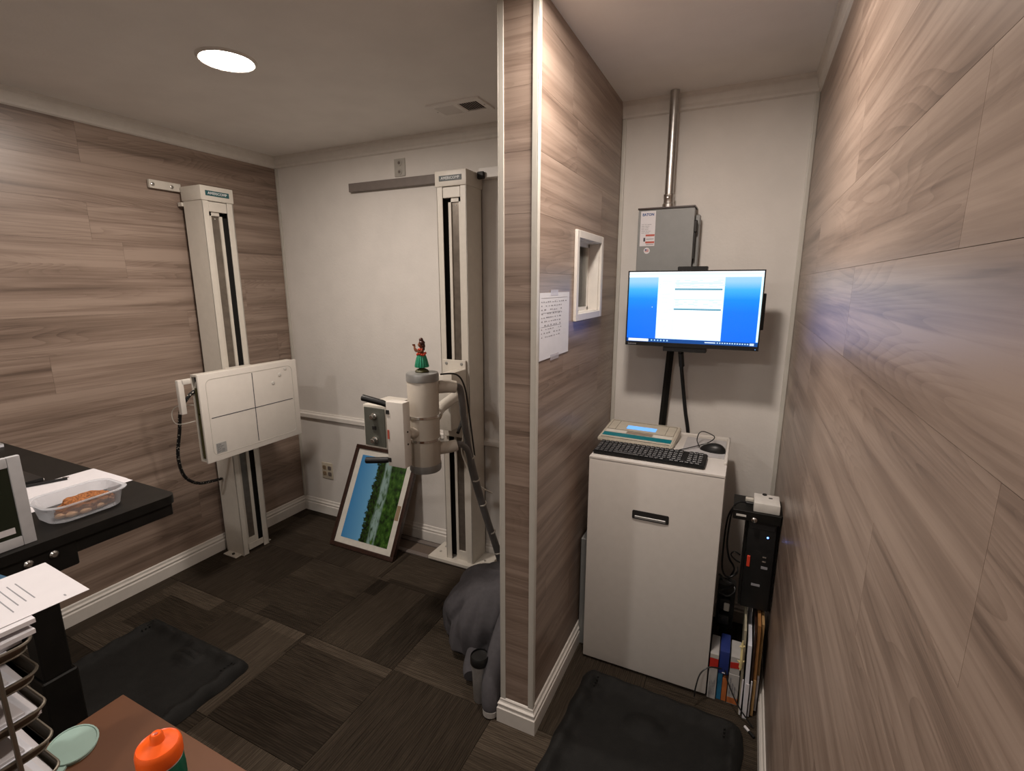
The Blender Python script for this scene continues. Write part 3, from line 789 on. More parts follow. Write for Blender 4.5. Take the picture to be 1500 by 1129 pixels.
# wall rail the column hangs from and floor track
wrl = tag(obj('wall_rail', B(-2.232, -1.53, 2.400, 2.427, 2.176, 2.224, .002, 1), 'brown_bar'), 'long dull brown steel bar fixed high on the end wall', 'rail')
tp = thing('rail_bracket', 'metal bar and black latch joining the column top to the partition', 'bracket', (-1.22, 2.38, 2.19))
obj('bar', B(-1.325, -.735, 2.372, 2.426, 2.172, 2.222, .002, 1), 'trim_white', tp)
obj('latch', B(-1.322, -1.285, 2.35, 2.37, 2.165, 2.20, .003, 1), 'slot_black', tp)
trk = thing('floor_track', 'low brown metal floor track under the cream column', 'track', (-1.5, 2.34, 0))
obj('track_rail', B(-1.98, -.75, 2.36, 2.395, 0, .010, .002, 1), 'brown_bar', trk)
obj('track_rail', B(-1.98, -.75, 2.235, 2.265, 0, .010, .002, 1), 'brown_bar', trk)
obj('track_bed', B(-1.98, -.75, 2.27, 2.355, 0, .004), 'joint_dark', trk)
obj('cable_outlet', B(-1.17, -1.06, 2.21, 2.34, .010, .074, .008, 2), 'xray_cream', SB, True)

# hula figurine on the tube
FX, FY, FZ = TX - .001, TY, 1.2592
hf = thing('figurine', 'small hula dancer doll with green skirt standing on the tube head', 'figurine', (FX, FY, FZ))
obj('base', LA([(.028, 0), (.030, .004), (.026, .010), (.018, .014), (.01, .018)], (FX, FY, FZ), 18, fn=lambda a, h: 1 + .07 * math.sin(a * 2 * PI * 5)), 'base_olive', hf, True)
obj('skirt', LA([(.029, .022), (.030, .026), (.025, .05), (.0195, .070), (.016, .076)], (FX, FY, FZ), 48, fn=lambda a, h: 1 + .06 * math.sin(a * 2 * PI * 16)), 'skirt_green', hf, True)
bm = bmesh.new()
for s in (-1, 1): tube(bm, [(FX + s * .007, FY, FZ + .012), (FX + s * .008, FY, FZ + .05)], [.006, .009], 8)
tube(bm, [(FX, FY, FZ + .066), (FX, FY, FZ + .08), (FX - .001, FY, FZ + .095), (FX, FY, FZ + .104), (FX, FY, FZ + .110)], [.015, .0125, .014, .009, .005], 12, True, 3)
ball(bm, (FX - .002, FY - .001, FZ + .120), .0115, .95, 1, 1.1)
ball(bm, (FX - .011, FY - .007, FZ + .119), .0022)
tube(bm, [(FX - .010, FY - .004, FZ + .097), (FX - .019, FY - .012, FZ + .092), (FX - .026, FY - .013, FZ + .104), (FX - .024, FY - .010, FZ + .114)], [.0055, .005, .0045, .003], 8, True, 3)
tube(bm, [(FX + .010, FY - .002, FZ + .097), (FX + .004, FY - .018, FZ + .090), (FX - .015, FY - .022, FZ + .104), (FX - .023, FY - .020, FZ + .116)], [.0055, .005, .0045, .003], 8, True, 3)
for p in ((-.025, -.011, .117), (-.026, -.020, .118)):
    for k in range(4): tube(bm, [(FX + p[0], FY + p[1] + (k - 1.5) * .0018, FZ + p[2] - .003), (FX + p[0] - .003, FY + p[1] + (k - 1.5) * .0026, FZ + p[2] + .005)], [.0013, .0009], 5)
obj('body', bm, 'skin_brown', hf, True)
bm = bmesh.new()
for k in range(14):
    a = 2 * PI * k / 14; ball(bm, (FX + .0165 * math.cos(a), FY + .0165 * math.sin(a), FZ + .080 + .003 * math.sin(a * 3)), .0062, seg=8, ring=6)
obj('flower_belt', bm, 'lei_red', hf, True)
bm = bmesh.new()
for k in range(9):
    a = 2 * PI * k / 9; ball(bm, (FX + .011 * math.cos(a), FY + .011 * math.sin(a), FZ + .100), .004, seg=8, ring=6)
obj('flower_garland', bm, 'lei_red', hf, True)
bm = bmesh.new()
ball(bm, (FX + .003, FY + .002, FZ + .127), .0135, 1, 1.05, .95); ball(bm, (FX + .001, FY, FZ + .141), .0095); ball(bm, (FX + .010, FY + .003, FZ + .115), .009, .8, 1, 1.5); ball(bm, (FX + .011, FY + .001, FZ + .102), .0075, .7, 1, 1.3)
obj('hair', bm, 'hair_brown', hf, True)

# ------------------------------------------------------------ things on the end wall, left room
def quad_outlet(x, z, label, mat, w=.1, h=.118, kind=0):
    t = thing('wall_outlet', label, 'outlet', (x, YB, z))
    obj('cover_plate', B(x - w / 2, x + w / 2, YB - .006, YB, z - h / 2, z + h / 2, .003, 2), mat, t, True)
    if kind == 0:
        for dx in (-.024, .024):
            for dz in (-.022, .022):
                s = obj('socket', prism(rrect(.032, .030, .009, 4), 0, .0025, plane_m((x + dx, YB - .006, z + dz), (1, 0, 0), (0, 0, 1))), 'brown_bar' if dx > 0 else 'tan_label', t)
                obj('slots', lines(plane_m((x + dx, YB - .0087, z + dz), (1, 0, 0), (0, 0, 1)), [(-.008, -.0055, -.002, .008), (.0055, .008, -.002, .008), (-.002, .002, -.010, -.006)]), 'slot_black', s)
        obj('screw', LA([(.003, 0), (.002, .0015)], (x, YB - .006, z), 8, '-Y'), 'steel', t)
    else:
        for dz in (-.024, .024):
            s = obj('jack', LA([(.017, 0), (.017, .003), (.012, .004), (.010, .002)], (x, YB - .006, z + dz), 20, '-Y'), 'outlet_grey', t, True)
            obj('jack_hole', LA([(.008, .004), (.008, .0046)], (x, YB - .006, z + dz), 14, '-Y'), 'brown_bar', s)
    return t
quad_outlet(-2.615, .335, 'almond four-socket power outlet low on the end wall', 'almond')
quad_outlet(-1.865, 2.285, 'grey double outlet plate above the brown wall bar', 'outlet_grey', .075, .095, 1)

# framed picture leaning on the end wall
FWd, FH = .504, .655
ang = math.atan2(.300, .575)
pic = thing('framed_picture', 'dark framed river landscape standing sideways on the floor against the wall', 'picture', (-2.052, 2.102, .005))
pic.rotation_euler = (-ang, 0, 0)
OFF[pic.name] = Vector()
bm = bmesh.new(); fwid, ft = .026, .030
box(bm, -FWd / 2, FWd / 2, 0, ft, 0, fwid, .003, 2); box(bm, -FWd / 2, FWd / 2, 0, ft, FH - fwid, FH, .003, 2)
box(bm, -FWd / 2, -FWd / 2 + fwid, 0, ft, fwid, FH - fwid, .003, 2); box(bm, FWd / 2 - fwid, FWd / 2, 0, ft, fwid, FH - fwid, .003, 2)
obj('frame', bm, 'frame_brown', pic, True, local=True)
mt = obj('mat_board', B(-FWd / 2 + .02, FWd / 2 - .02, .010, .014, .02, FH - .02), 'mat_board', pic, local=True)
obj('print', prism([(-.185, -.265), (.185, -.265), (.185, .265), (-.185, .265)], 0, .001, plane_m((-.0, .0098, FH / 2), (1, 0, 0), (0, 0, 1))), 'landscape_print', pic, local=True)
# generated coords: x across, z up -> material uses Generated X and Y, so keep the print mesh flat in its own axes
obj('paper_label', B(.187, .214, .0085, .0098, .235, .325), 'tan_label', mt, local=True)
obj('backing_board', B(-FWd / 2 + .015, FWd / 2 - .015, .015, .024, .015, FH - .015), 'kraft', pic, local=True)

# ------------------------------------------------------------ anti-fatigue mats
def floor_mat(name, cx, cy, w, d, label, bumpx, bumpy, ridges, rz=0.0):
    nx, ny = 72, 64
    bm = bmesh.new(); V_ = {}
    r = random.Random(len(label))
    def edge(a): return 1 if a else 0
    def outline(x, y):
        return x, y
    for i in range(nx + 1):
        for j in range(ny + 1):
            u, v = -1 + 2 * i / nx, -1 + 2 * j / ny
            x, y = u * w / 2, v * d / 2
            # rounded corners
            rc = .05
            ax, ay = abs(x) - (w / 2 - rc), abs(y) - (d / 2 - rc)
            if ax > 0 and ay > 0:
                m_ = max(ax, ay); h_ = math.hypot(ax, ay)
                k = m_ / h_; x = math.copysign(w / 2 - rc + ax * k, x); y = math.copysign(d / 2 - rc + ay * k, y)
            e = min(w / 2 * (1 - abs(u)), d / 2 * (1 - abs(v)))
            z = .018 * min(1, e / .014) ** .5
            z += .022 * math.exp(-((e - .035) / .024) ** 2)
            sw = .5 + .5 * math.sin((x if abs(v) > abs(u) else y) * 60)
            z += .010 * sw * math.exp(-((e - .05) / .03) ** 2)
            q = math.hypot((x - bumpx) / .085, (y - bumpy) / .06)
            z += .026 * max(0, math.cos(min(q, 1) * PI / 2)) * 1.0
            if ridges and q < 1.2: z += .006 * math.sin((y - bumpy) * 190) * max(0, 1.2 - q)
            # mild waviness of the outline
            x += .003 * math.sin(y * 40) * (abs(u) > .98); y += .003 * math.sin(x * 40) * (abs(v) > .98)
            V_[i, j] = bm.verts.new((x, y, max(z, .0)))
    for i in range(nx):
        for j in range(ny): bm.faces.new((V_[i, j], V_[i + 1, j], V_[i + 1, j + 1], V_[i, j + 1]))
    rim = [V_[i, 0] for i in range(nx + 1)] + [V_[nx, j] for j in range(1, ny + 1)] + [V_[i, ny] for i in range(nx - 1, -1, -1)] + [V_[0, j] for j in range(ny - 1, 0, -1)]
    bm.faces.new(rim[::-1])
    bmesh.ops.recalc_face_normals(bm, faces=bm.faces[:])
    t = thing('floor_mat', label, 'mat', (cx, cy, 0), rz)
    obj('cushion', bm, 'black_rubber', t, True, local=True)
    bm = bmesh.new()
    for sx in (-1, 1):
        for k in range(5):
            for l in range(2): ball(bm, (sx * (w / 2 - .05 - .016 * l), d / 2 - .035 - .016 * k, .036), .004, seg=7, ring=5)
    o = obj('grip_studs', bm, 'black_rubber', t, True, local=True); o['kind'] = 'stuff'
    return t
floor_mat('m', -2.17, .86, .70, .66, 'black cushioned standing mat on the floor behind the black desk', .06, .235, True)
floor_mat('m', -.205, 1.475, .62, .62, 'black cushioned standing mat in front of the white cabinet', -.02, .125, False, -.05)

# ------------------------------------------------------------ jacket, bag, tumbler behind the partition end
bag = thing('bag', 'black bag on the floor under the grey jacket', 'bag', (-.89, 1.82, 0))
obj('bag_body', B(-1.01, -.77, 1.72, 1.94, 0, .24, .05, 3), 'bag_black', bag, True)
obj('pocket', B(-.97, -.83, 1.695, 1.73, .03, .18, .02, 2), 'bag_black', bag, True)
jk = thing('jacket', 'grey fleece jacket draped in a heap beside the partition end', 'jacket', (-.90, 1.80, 0))
def jacket():
    bm = bmesh.new(); nt_, nv = 110, 30; R = {}
    cx, cy = -.895, 1.815
    for i in range(nt_):
        th = 2 * PI * i / nt_
        dirx, diry = math.cos(th), math.sin(th)
        fr = math.exp(-((((th - math.radians(300) + PI) % (2 * PI)) - PI) / .5) ** 2)
        hem = .030 + .012 * math.sin(3 * th + .6) + .10 * fr
        for j in range(nv + 1):
            v = j / nv
            rad = .04 + .215 * (math.sin(min(v * 1.25, 1) * PI / 2)) ** .85
            z = .350 - .05 * v - (.30 - hem) * max(0, (v - .18) / .82) ** 1.25
            fold = (.044 * abs(math.sin(3.5 * th + 2.6 * v)) ** .5 - .030 + .022 * abs(math.sin(6 * th - 4 * v)) ** .7 + .006 * math.sin(27 * th + 3 * v)) * min(1, v * 1.5)
            rad += fold
            x, y = cx + dirx * rad * 1.08, cy + diry * rad * .84
            z += .010 * math.sin(4 * th + 6 * v) * (1 - v)
            lim = P1 - .022
            if x > lim: x = lim - .004 * (1 + math.sin(25 * z)) * .5
            R[i, j] = bm.verts.new((x, y, max(z, .010)))
    top = bm.verts.new((cx, cy, .354))
    for i in range(nt_):
        k = (i + 1) % nt_
        bm.faces.new((top, R[i, 0], R[k, 0]))
        for j in range(nv): bm.faces.new((R[i, j], R[i, j + 1], R[k, j + 1], R[k, j]))
    bmesh.ops.recalc_face_normals(bm, faces=bm.faces[:])
    return bm
jo = obj('fabric', jacket(), 'jacket_grey', jk, True)
md = jo.modifiers.new('thick', 'SOLIDIFY'); md.thickness = .006; md.offset = -1
md = jo.modifiers.new('sub', 'SUBSURF'); md.levels = 1; md.render_levels = 1
# hanging sleeve reaching the floor by the tumbler, with a pale cuff, and a second sleeve lying behind the tumbler
obj('sleeve', T([(-.80, 1.70, .27), (-.79, 1.60, .235), (-.782, 1.52, .20), (-.780, 1.46, .13), (-.776, 1.432, .06), (-.772, 1.425, .028)], [.055, .042, .026, .021, .028, .031], 18, 5), 'jacket_grey', jk, True)
obj('cuff', T([(-.772, 1.425, .027), (-.772, 1.422, .004)], [.032, .029], 18), 'hem_light', jk, True)
obj('sleeve', T([(-.93, 1.66, .12), (-.935, 1.60, .075), (-.93, 1.55, .045), (-.915, 1.52, .036)], [.05, .045, .036, .030], 18, 5), 'jacket_grey', jk, True)
tm = thing('tumbler', 'steel travel tumbler with black lid standing beside the jacket', 'tumbler', (-.842, 1.468, 0))
obj('cup', LA([(.025, 0), (.027, .003), (.031, .12), (.034, .175)], (-.842, 1.468, 0), 28), 'brushed_steel', tm, True)
obj('lid', LA([(.036, .170), (.038, .174), (.038, .200), (.034, .206), (.033, .199), (.02, .197)], (-.842, 1.468, 0), 28), 'black_plastic', tm, True)

# ------------------------------------------------------------ black standing desk
DX0, DX1, DY0, DY1, DZ = XL + .02, -1.603, .10, .868, .980
dk = thing('standing_desk', 'black topped standing desk against the left plank wall', 'desk', (-2.2, .5, 0))
cxd, cyd = (DX0 + DX1) / 2, (DY0 + DY1) / 2
obj('desk_top', prism([(cxd + x, cyd + y) for x, y in rrect(DX1 - DX0, DY1 - DY0, .03, 5)], DZ - .027, DZ), 'black_metal', dk, True)
rl_ = obj('side_rail', B(-1.672, -1.612, .14, .855, .913, .953, .003, 1), 'black_metal', dk)
obj('bracket', B(-1.640, -1.610, .40, .60, .880, .953, .003, 1), 'black_metal', rl_)
for y in (.549, .497): obj('bolt', LA([(.010, 0), (.010, .004), (.006, .008)], (-1.610, y, .935), 14, 'X'), 'steel', rl_, True)
obj('side_rail', B(-2.80, -2.75, .14, .825, .905, .953, .003, 1), 'black_metal', dk)
obj('cross_rail', B(-2.75, -1.672, .45, .55, .905, .950, .003, 1), 'black_metal', dk)
for x in (-1.70, -2.82):
    lg = obj('leg', B(x + .008, x + .072, .484, .548, .581, .91, .004, 1), 'black_metal', dk)
    obj('leg', B(x, x + .080, .476, .556, .03, .583, .004, 1), 'black_metal', dk)
    obj('foot', B(x, x + .08, .14, .76, 0, .035, .006, 2), 'black_metal', dk)
# white framed small display on the desk corner
ds = thing('tablet_display', 'white framed dark screen standing at the right edge of the black desk', 'display', (-1.628, .530, DZ), math.radians(90))
OFF[ds.name] = Vector()
# local x = along screen (to world +Y), local -y = facing (world +X)
tw, th_ = .32, .235
fb = bmesh.new(); f = .026
box(fb, -tw, -tw + f, 0, .014, 0, th_, .003, 2); box(fb, -f, 0, 0, .014, 0, th_, .003, 2)
box(fb, -tw + f, -f, 0, .014, 0, f, .003, 2); box(fb, -tw + f, -f, 0, .014, th_ - f, th_, .003, 2)
obj('bezel', fb, 'tablet_frame', ds, True, local=True)
sc_ = obj('screen', B(-tw + .02, -.02, .004, .010, .02, th_ - .02), 'screen_dark', ds, local=True)
obj('caption_strip', B(-tw + .06, -f - .010, .0032, .0042, .037, .053), 'paper', sc_, local=True)
obj('back_shell', B(-tw + .01, -.01, .010, .020, .008, th_ - .008, .003, 1), 'tablet_frame', ds, local=True)
obj('kickstand', B(-.20, -.12, .018, .09, 0, .01, .002, 1), 'tablet_frame', ds, local=True)
# paper sheets
pp = thing('paper_sheets', 'loose white sheets lying on the black desk under the container', 'paper', (-1.97, .73, DZ))
obj('sheet', B(-2.101, -1.885, .592, .871, DZ, DZ + .0006), 'paper', pp)
t_ = B(-.108, .108, -.14, .14, 0, .0006); t_.transform(Matrix.Translation((-1.955, .727, DZ + .0007)) @ Matrix.Rotation(.02, 4, 'Z')); obj('sheet', t_, 'paper', pp)
# laptop
lp = thing('laptop', 'dark laptop open on the black desk behind the white framed screen', 'laptop', (-2.22, .60, DZ))
obj('base', B(-2.44, -2.115, .50, .735, DZ, DZ + .014, .003, 2), 'black_plastic', lp, True)
bm = bmesh.new()
for r_ in range(5):
    for c_ in range(13): box(bm, -2.425 + c_ * .0230, -2.425 + c_ * .0230 + .0205, .535 + r_ * .022, .535 + r_ * .022 + .019, DZ + .014, DZ + .0165)
o = obj('keys', bm, 'key_black', lp); o['kind'] = 'stuff'
obj('touch_pad', B(-2.33, -2.23, .66, .72, DZ + .0138, DZ + .0146), 'slot_black', lp)
obj('edge_strip', B(-2.16, -2.114, .7345, .7365, DZ + .003, DZ + .010), 'chrome', lp)
t_ = B(-2.44, -2.115, -.006, 0, 0, .22, .002, 1); t_.transform(Matrix.Translation((0, .505, DZ + .010)) @ Matrix.Rotation(math.radians(12), 4, 'X')); obj('screen_lid', t_, 'black_plastic', lp, True)
np_ = thing('notepad', 'white notepad at the far left corner of the black desk', 'notepad', (-2.80, .83, DZ))
obj('pages', B(-2.835, -2.72, .74, .845, DZ, DZ + .012, .001, 1), 'paper_cool', np_)
obj('cover', B(-2.835, -2.72, .74, .845, DZ + .012, DZ + .0135), 'sticker_grey', np_)
pen = thing('ballpoint', 'dark pen with pale clip lying on the desk sheets', 'pen', (-2.06, .72, DZ))
obj('barrel', T([(-2.105, .665, DZ + .006), (-2.055, .775, DZ + .006)], .0045, 10), 'black_plastic', pen, True)
obj('clip', T([(-2.062, .765, DZ + .011), (-2.055, .780, DZ + .008)], .002, 6), 'chrome', pen, True)
# food container
FCX, FCY = -1.735, .672
fc = thing('food_container', 'clear plastic food tub on the black desk corner', 'container', (FCX, FCY, DZ))
def tub():
    bm = bmesh.new(); levels = [(.118, .165, 0.0012), (.126, .173, .004), (.141, .188, .050), (.143, .190, .052), (.157, .204, .052), (.159, .206, .055), (.152, .199, .057), (.140, .187, .055), (.136, .183, .050), (.122, .169, .006), (.113, .160, .0032)]
    rings = [[bm.verts.new((FCX + x, FCY + y, DZ + z)) for x, y in rrect(a, b2, .040, 6)] for a, b2, z in levels]
    n = len(rings[0])
    for p, q in zip(rings, rings[1:]):
        for k in range(n): bm.faces.new((p[k], p[(k + 1) % n], q[(k + 1) % n], q[k]))
    bm.faces.new(rings[0][::-1]); bm.faces.new(rings[-1])
    bmesh.ops.recalc_face_normals(bm, faces=bm.faces[:]); return bm
obj('tub', tub(), 'clear_plastic', fc, True)
fd = thing('breaded_food', 'brown breaded food portion inside the clear tub', 'food', (FCX, FCY, DZ + .004))
from mathutils import noise as mn
bm = bmesh.new(); bmesh.ops.create_icosphere(bm, subdivisions=5, radius=1)
for v in bm.verts:
    n = mn.fractal(v.co * 3.2, 1.0, 2.0, 5); v.co *= 1 + .16 * n
    v.co = Vector((FCX + .005 + v.co.x * .040, FCY + .012 + v.co.y * .072, DZ + .0135 + max(-.009, v.co.z * .036)))
obj('crust', bm, 'food_crumb', fd, True)
bm = bmesh.new()
for p in ((.034, -.035, .010), (.040, -.005, .010), (.036, .028, .010), (.02, -.055, .010)): ball(bm, (FCX + p[0], FCY + p[1], DZ + p[2] + .002), .011, 1.1, 1.4, .7)
obj('meat_pieces', bm, 'food_pale', fd, True)

# ------------------------------------------------------------ brown desk in the foreground
BZ = .72; bx0, bx1, by0, by1 = -1.214, -.42, -.35, .4825
bd = thing('wooden_desk', 'reddish brown wooden desk corner in the near foreground', 'desk', (-.82, .07, 0))
o = obj('desk_top', B(bx0, bx1, by0, by1, BZ - .03, BZ, .002, 2), 'desk_wood', bd, True)
obj('side_panel', B(bx0 + .03, bx0 + .055, by0 + .02, by1 - .03, 0, BZ - .03), 'desk_wood', bd)
obj('side_panel', B(bx1 - .055, bx1 - .03, by0 + .02, by1 - .03, 0, BZ - .03), 'desk_wood', bd)
obj('modesty_panel', B(bx0 + .055, bx1 - .055, by1 - .08, by1 - .06, .15, BZ - .03), 'desk_wood', bd)
BX, BY = -.716, .3135
bt = thing('squeeze_bottle', 'green sports squeeze bottle with bright orange cap on the wooden desk', 'bottle', (BX, BY, BZ))
k_ = .80; hz = .97
def bl(pr): return [(r * k_, h * hz) for r, h in pr]
obj('body', LA(bl([(.030, 0), (.034, .004), (.0355, .02), (.0355, .10), (.0335, .115), (.0335, .15), (.0355, .165), (.0365, .225), (.035, .243), (.033, .248)]), (BX, BY, BZ), 36), 'green_plastic', bt, True)
obj('label_patch', T([(BX + .0275, BY - .003, BZ + .175), (BX + .0275, BY - .003, BZ + .222)], .004, 8), 'paper', bt, True)
obj('collar', LA(bl([(.0345, .2465), (.0352, .249)]), (BX, BY, BZ), 36), 'paper', bt, True)
cpn = obj('cap', LA(bl([(.0352, .249), (.0362, .252), (.0362, .268), (.0345, .274), (.0325, .276), (.031, .275), (.012, .281), (.011, .283), (.010, .292), (.0075, .2945), (.003, .293)]), (BX, BY, BZ), 40), 'orange_plastic', bt, True)
obj('nozzle_hole', LA(bl([(.0028, .2932), (.0028, .2942)]), (BX, BY, BZ), 10), 'text_red', cpn)
# mint oval paddle
md_ = thing('oval_paddle', 'mint green oval paddle lying on the wooden desk', 'paddle', (-1.13, .36, BZ))
def pad_pt(k, n): a = 2 * PI * k / n; return (.050 * math.cos(a), .040 * math.sin(a))
pmx_ = Matrix.Translation((-1.158, .364, BZ)) @ Matrix.Rotation(math.radians(-18), 4, 'Z')
t_ = prism([pad_pt(k, 36) for k in range(36)], 0, .006)
h_ = prism([(.03, -.012), (.085, -.008), (.085, .008), (.03, .012)], .0005, .0052); h_.transform(Matrix.Rotation(math.radians(-27), 4, 'Z')); merge(t_, h_)
t_.transform(pmx_); obj('blade', t_, 'mint', md_, True)
t_ = tube(bmesh.new(), [(*pad_pt(k, 30), .006) for k in range(31)], .0022, 6); t_.transform(pmx_); obj('rim', t_, 'mint', md_, True)

# wire letter trays
TX1, TY1 = -.996, .297; TW, TD = .235, .33
LEV = [.747, .810, .873, .936, 1.002, 1.058]
tr = thing('letter_trays', 'stack of wire letter trays full of papers on the wooden desk', 'trays', (TX1 - TW / 2, TY1 - TD / 2, BZ))
cxt, cyt = TX1 - TW / 2, TY1 - TD / 2
for z in LEV:
    rim = [(cxt + x, cyt + y, z + .016) for x, y in rrect(TW, TD, .022, 5)]; low = [(cxt + x, cyt + y, z) for x, y in rrect(TW - .012, TD - .012, .02, 5)]
    bm = tube(bmesh.new(), rim + rim[:1], .0026, 7)
    tube(bm, low + low[:1], .0018, 6)
    ty = obj('tray', bm, 'wire_tan', tr, True)
    bm = bmesh.new()
    n = len(rim)
    for k in range(n):
        k2 = (k + 1) % n; q = [bm.verts.new(p) for p in (rim[k], rim[k2], low[k2], low[k])]; bm.faces.new(q)
    bm.faces.new([bm.verts.new(p) for p in low])
    bmesh.ops.solidify(bm, geom=bm.faces[:], thickness=.0008)
    obj('mesh_sheet', bm, 'wire_tan', ty)
for y in (TY1 - .05, TY1 - .26):
    obj('side_post', T([(TX1 + .004, y, BZ), (TX1 + .004, y, LEV[-1] + .018)], .0035, 8), 'wire_tan', tr, True)
    obj('side_post', T([(TX1 - TW - .004, y, BZ), (TX1 - TW - .004, y, LEV[-1] + .03)], .004, 8), 'wire_tan', tr, True)
NM = ['lowest', 'second lowest', 'third lowest', 'third highest', 'second highest']
for k, z in enumerate(LEV[:5]):
    t = thing('paper_stack', 'white papers lying in the %s wire tray' % NM[k], 'papers', (cxt, cyt, z), 0, 'papers in the trays')
    for q in range(3):
        t_ = B(-.105, .105, -.1450, .1450, 0, .005); t_.transform(Matrix.Translation((cxt + .002 * q, cyt + .004 - .012 * q + .01 * (k % 2), z + .0022 + .0052 * q)) @ Matrix.Rotation((q - 1) * .03, 4, 'Z'))
        obj('sheaf', t_, 'paper_cool' if q % 2 else 'paper', t)
t = thing('envelope_stack', 'envelopes and blue folder under the printed page on the trays', 'papers', (cxt, cyt, LEV[-1]))
for q, (dx, dy, rz, mm) in enumerate(((.002, -.005, .0, 'paper_cool'), (-.004, .012, .03, 'paper'), (.0, .03, .02, 'paper'), (-.045, .082, .10, 'blue_folder'), (-.012, .04, -.04, 'paper'))):
    t_ = B(-.105, .105, -.14, .14, 0, .0075); t_.transform(Matrix.Translation((cxt + dx, cyt + dy, LEV[-1] + .0022 + .008 * q)) @ Matrix.Rotation(rz, 4, 'Z')); obj('sheaf', t_, mm, t)
tz = LEV[-1] + .0425
t = thing('printed_page', 'printed white page lying on top of the wire trays', 'page', (-1.11, .25, tz))
pg = plane_m((-1.122, .252, tz), (1, -.05, .0), (.05, 1, .0))
obj('sheet', lines(pg, [(-.091, .091, -.14, .14)], .0006), 'paper', t)
rr = random.Random(3); hl = []
for k in range(15):
    y = .082 - k * .0112; L_ = rr.choice((.05, .085, .10, .105)); x0_ = -.048 - .012 * (k % 3 == 2)
    hl.append((x0_, x0_ + L_, y, y + .0017))
obj('print', lines(Matrix.Translation((0, 0, .0006)) @ pg, hl + [(.070, .077, .110, .1125)], .0003), 'text_grey', t)

# ------------------------------------------------------------ alcove: disconnect box, conduit
eb = thing('disconnect_box', 'grey electrical disconnect box on the wall above the monitor', 'electrical box', (-.363, 2.378, 1.50))
obj('enclosure', B(-.484, -.250, 2.330, 2.427, 1.50, 1.962, .003, 1), 'grey_metal', eb)
dr = obj('cover', B(-.484, -.246, 2.326, 2.331, 1.50, 1.956, .0015, 1), 'grey_metal', eb)
obj('rain_lip', B(-.487, -.245, 2.323, 2.427, 1.960, 1.966), 'frame_brown', eb)
obj('throw_handle', B(-.247, -.233, 2.325, 2.345, 1.855, 1.905, .003, 1), 'slot_black', eb)
obj('latch_bar', B(-.246, -.238, 2.328, 2.342, 1.745, 1.855, .002, 1), 'slot_black', eb)
obj('hinge_flange', B(-.246, -.226, 2.36, 2.40, 1.66, 1.93, .003, 1), 'grey_metal', eb)
lb = obj('warning_label', B(-.473, -.408, 2.3248, 2.3262, 1.803, 1.952), 'paper', dr)
fm_ = lambda x, z, d=.0002: plane_m((x, 2.3248 - d, z), (1, 0, 0), (0, 0, 1))
text('lettering', 'EATON', .0150, 'text_blue', fm_(-.4405, 1.937), lb, sx=1.0, bold=.0006)
obj('print', lines(fm_(-.4405, 1.877), textlines(.060, .05, 6, .04, 9, .0016)), 'text_grey', lb)
obj('red_band', lines(fm_(-.430, 1.829), [(-.018, .021, .016, .024), (-.018, .021, -.014, -.006)]), 'text_red', lb)
obj('print', lines(fm_(-.433, 1.829), [(-.012, .021, .003, .005), (-.024, -.016, -.006, .010), (-.012, .021, -.020, -.018)]), 'text_dark', lb)
fs_ = obj('round_sticker', LA([(.0135, 0), (.0135, .0006)], (-.440, 2.326, 1.783), 24, '-Y'), 'paper', dr)
fm2 = plane_m((-.440, 2.3252, 1.783), (1, 0, 0), (0, 0, 1))
obj('stripes', lines(fm2, [(-.008, .008, y, y + .0013) for y in (-.005, -.0025, 0, .0025, .005)]), 'text_red', fs_)
obj('star_field', lines(Matrix.Translation((0, -.0002, 0)) @ fm2, [(-.008, -.001, .0005, .0063)]), 'text_blue', fs_)
cd = thing('conduit', 'shiny metal conduit pipe from the grey box to the ceiling', 'pipe', (-.362, 2.368, 1.966))
obj('pipe', LA([(.0195, 1.985), (.0195, 2.439)], (-.364, 2.368, 0), 24), 'steel', cd, True)
obj('coupling', LA([(.026, 1.967), (.026, 1.982), (.0225, 1.986), (.0225, 2.008), (.024, 2.010), (.024, 2.022), (.0205, 2.024)], (-.364, 2.368, 0), 24), 'steel', cd, True)
obj('set_screw', LA([(.006, 0), (.006, .006), (.004, .007)], (-.366, 2.346, 2.006), 10, '-Y'), 'chrome', cd, True)

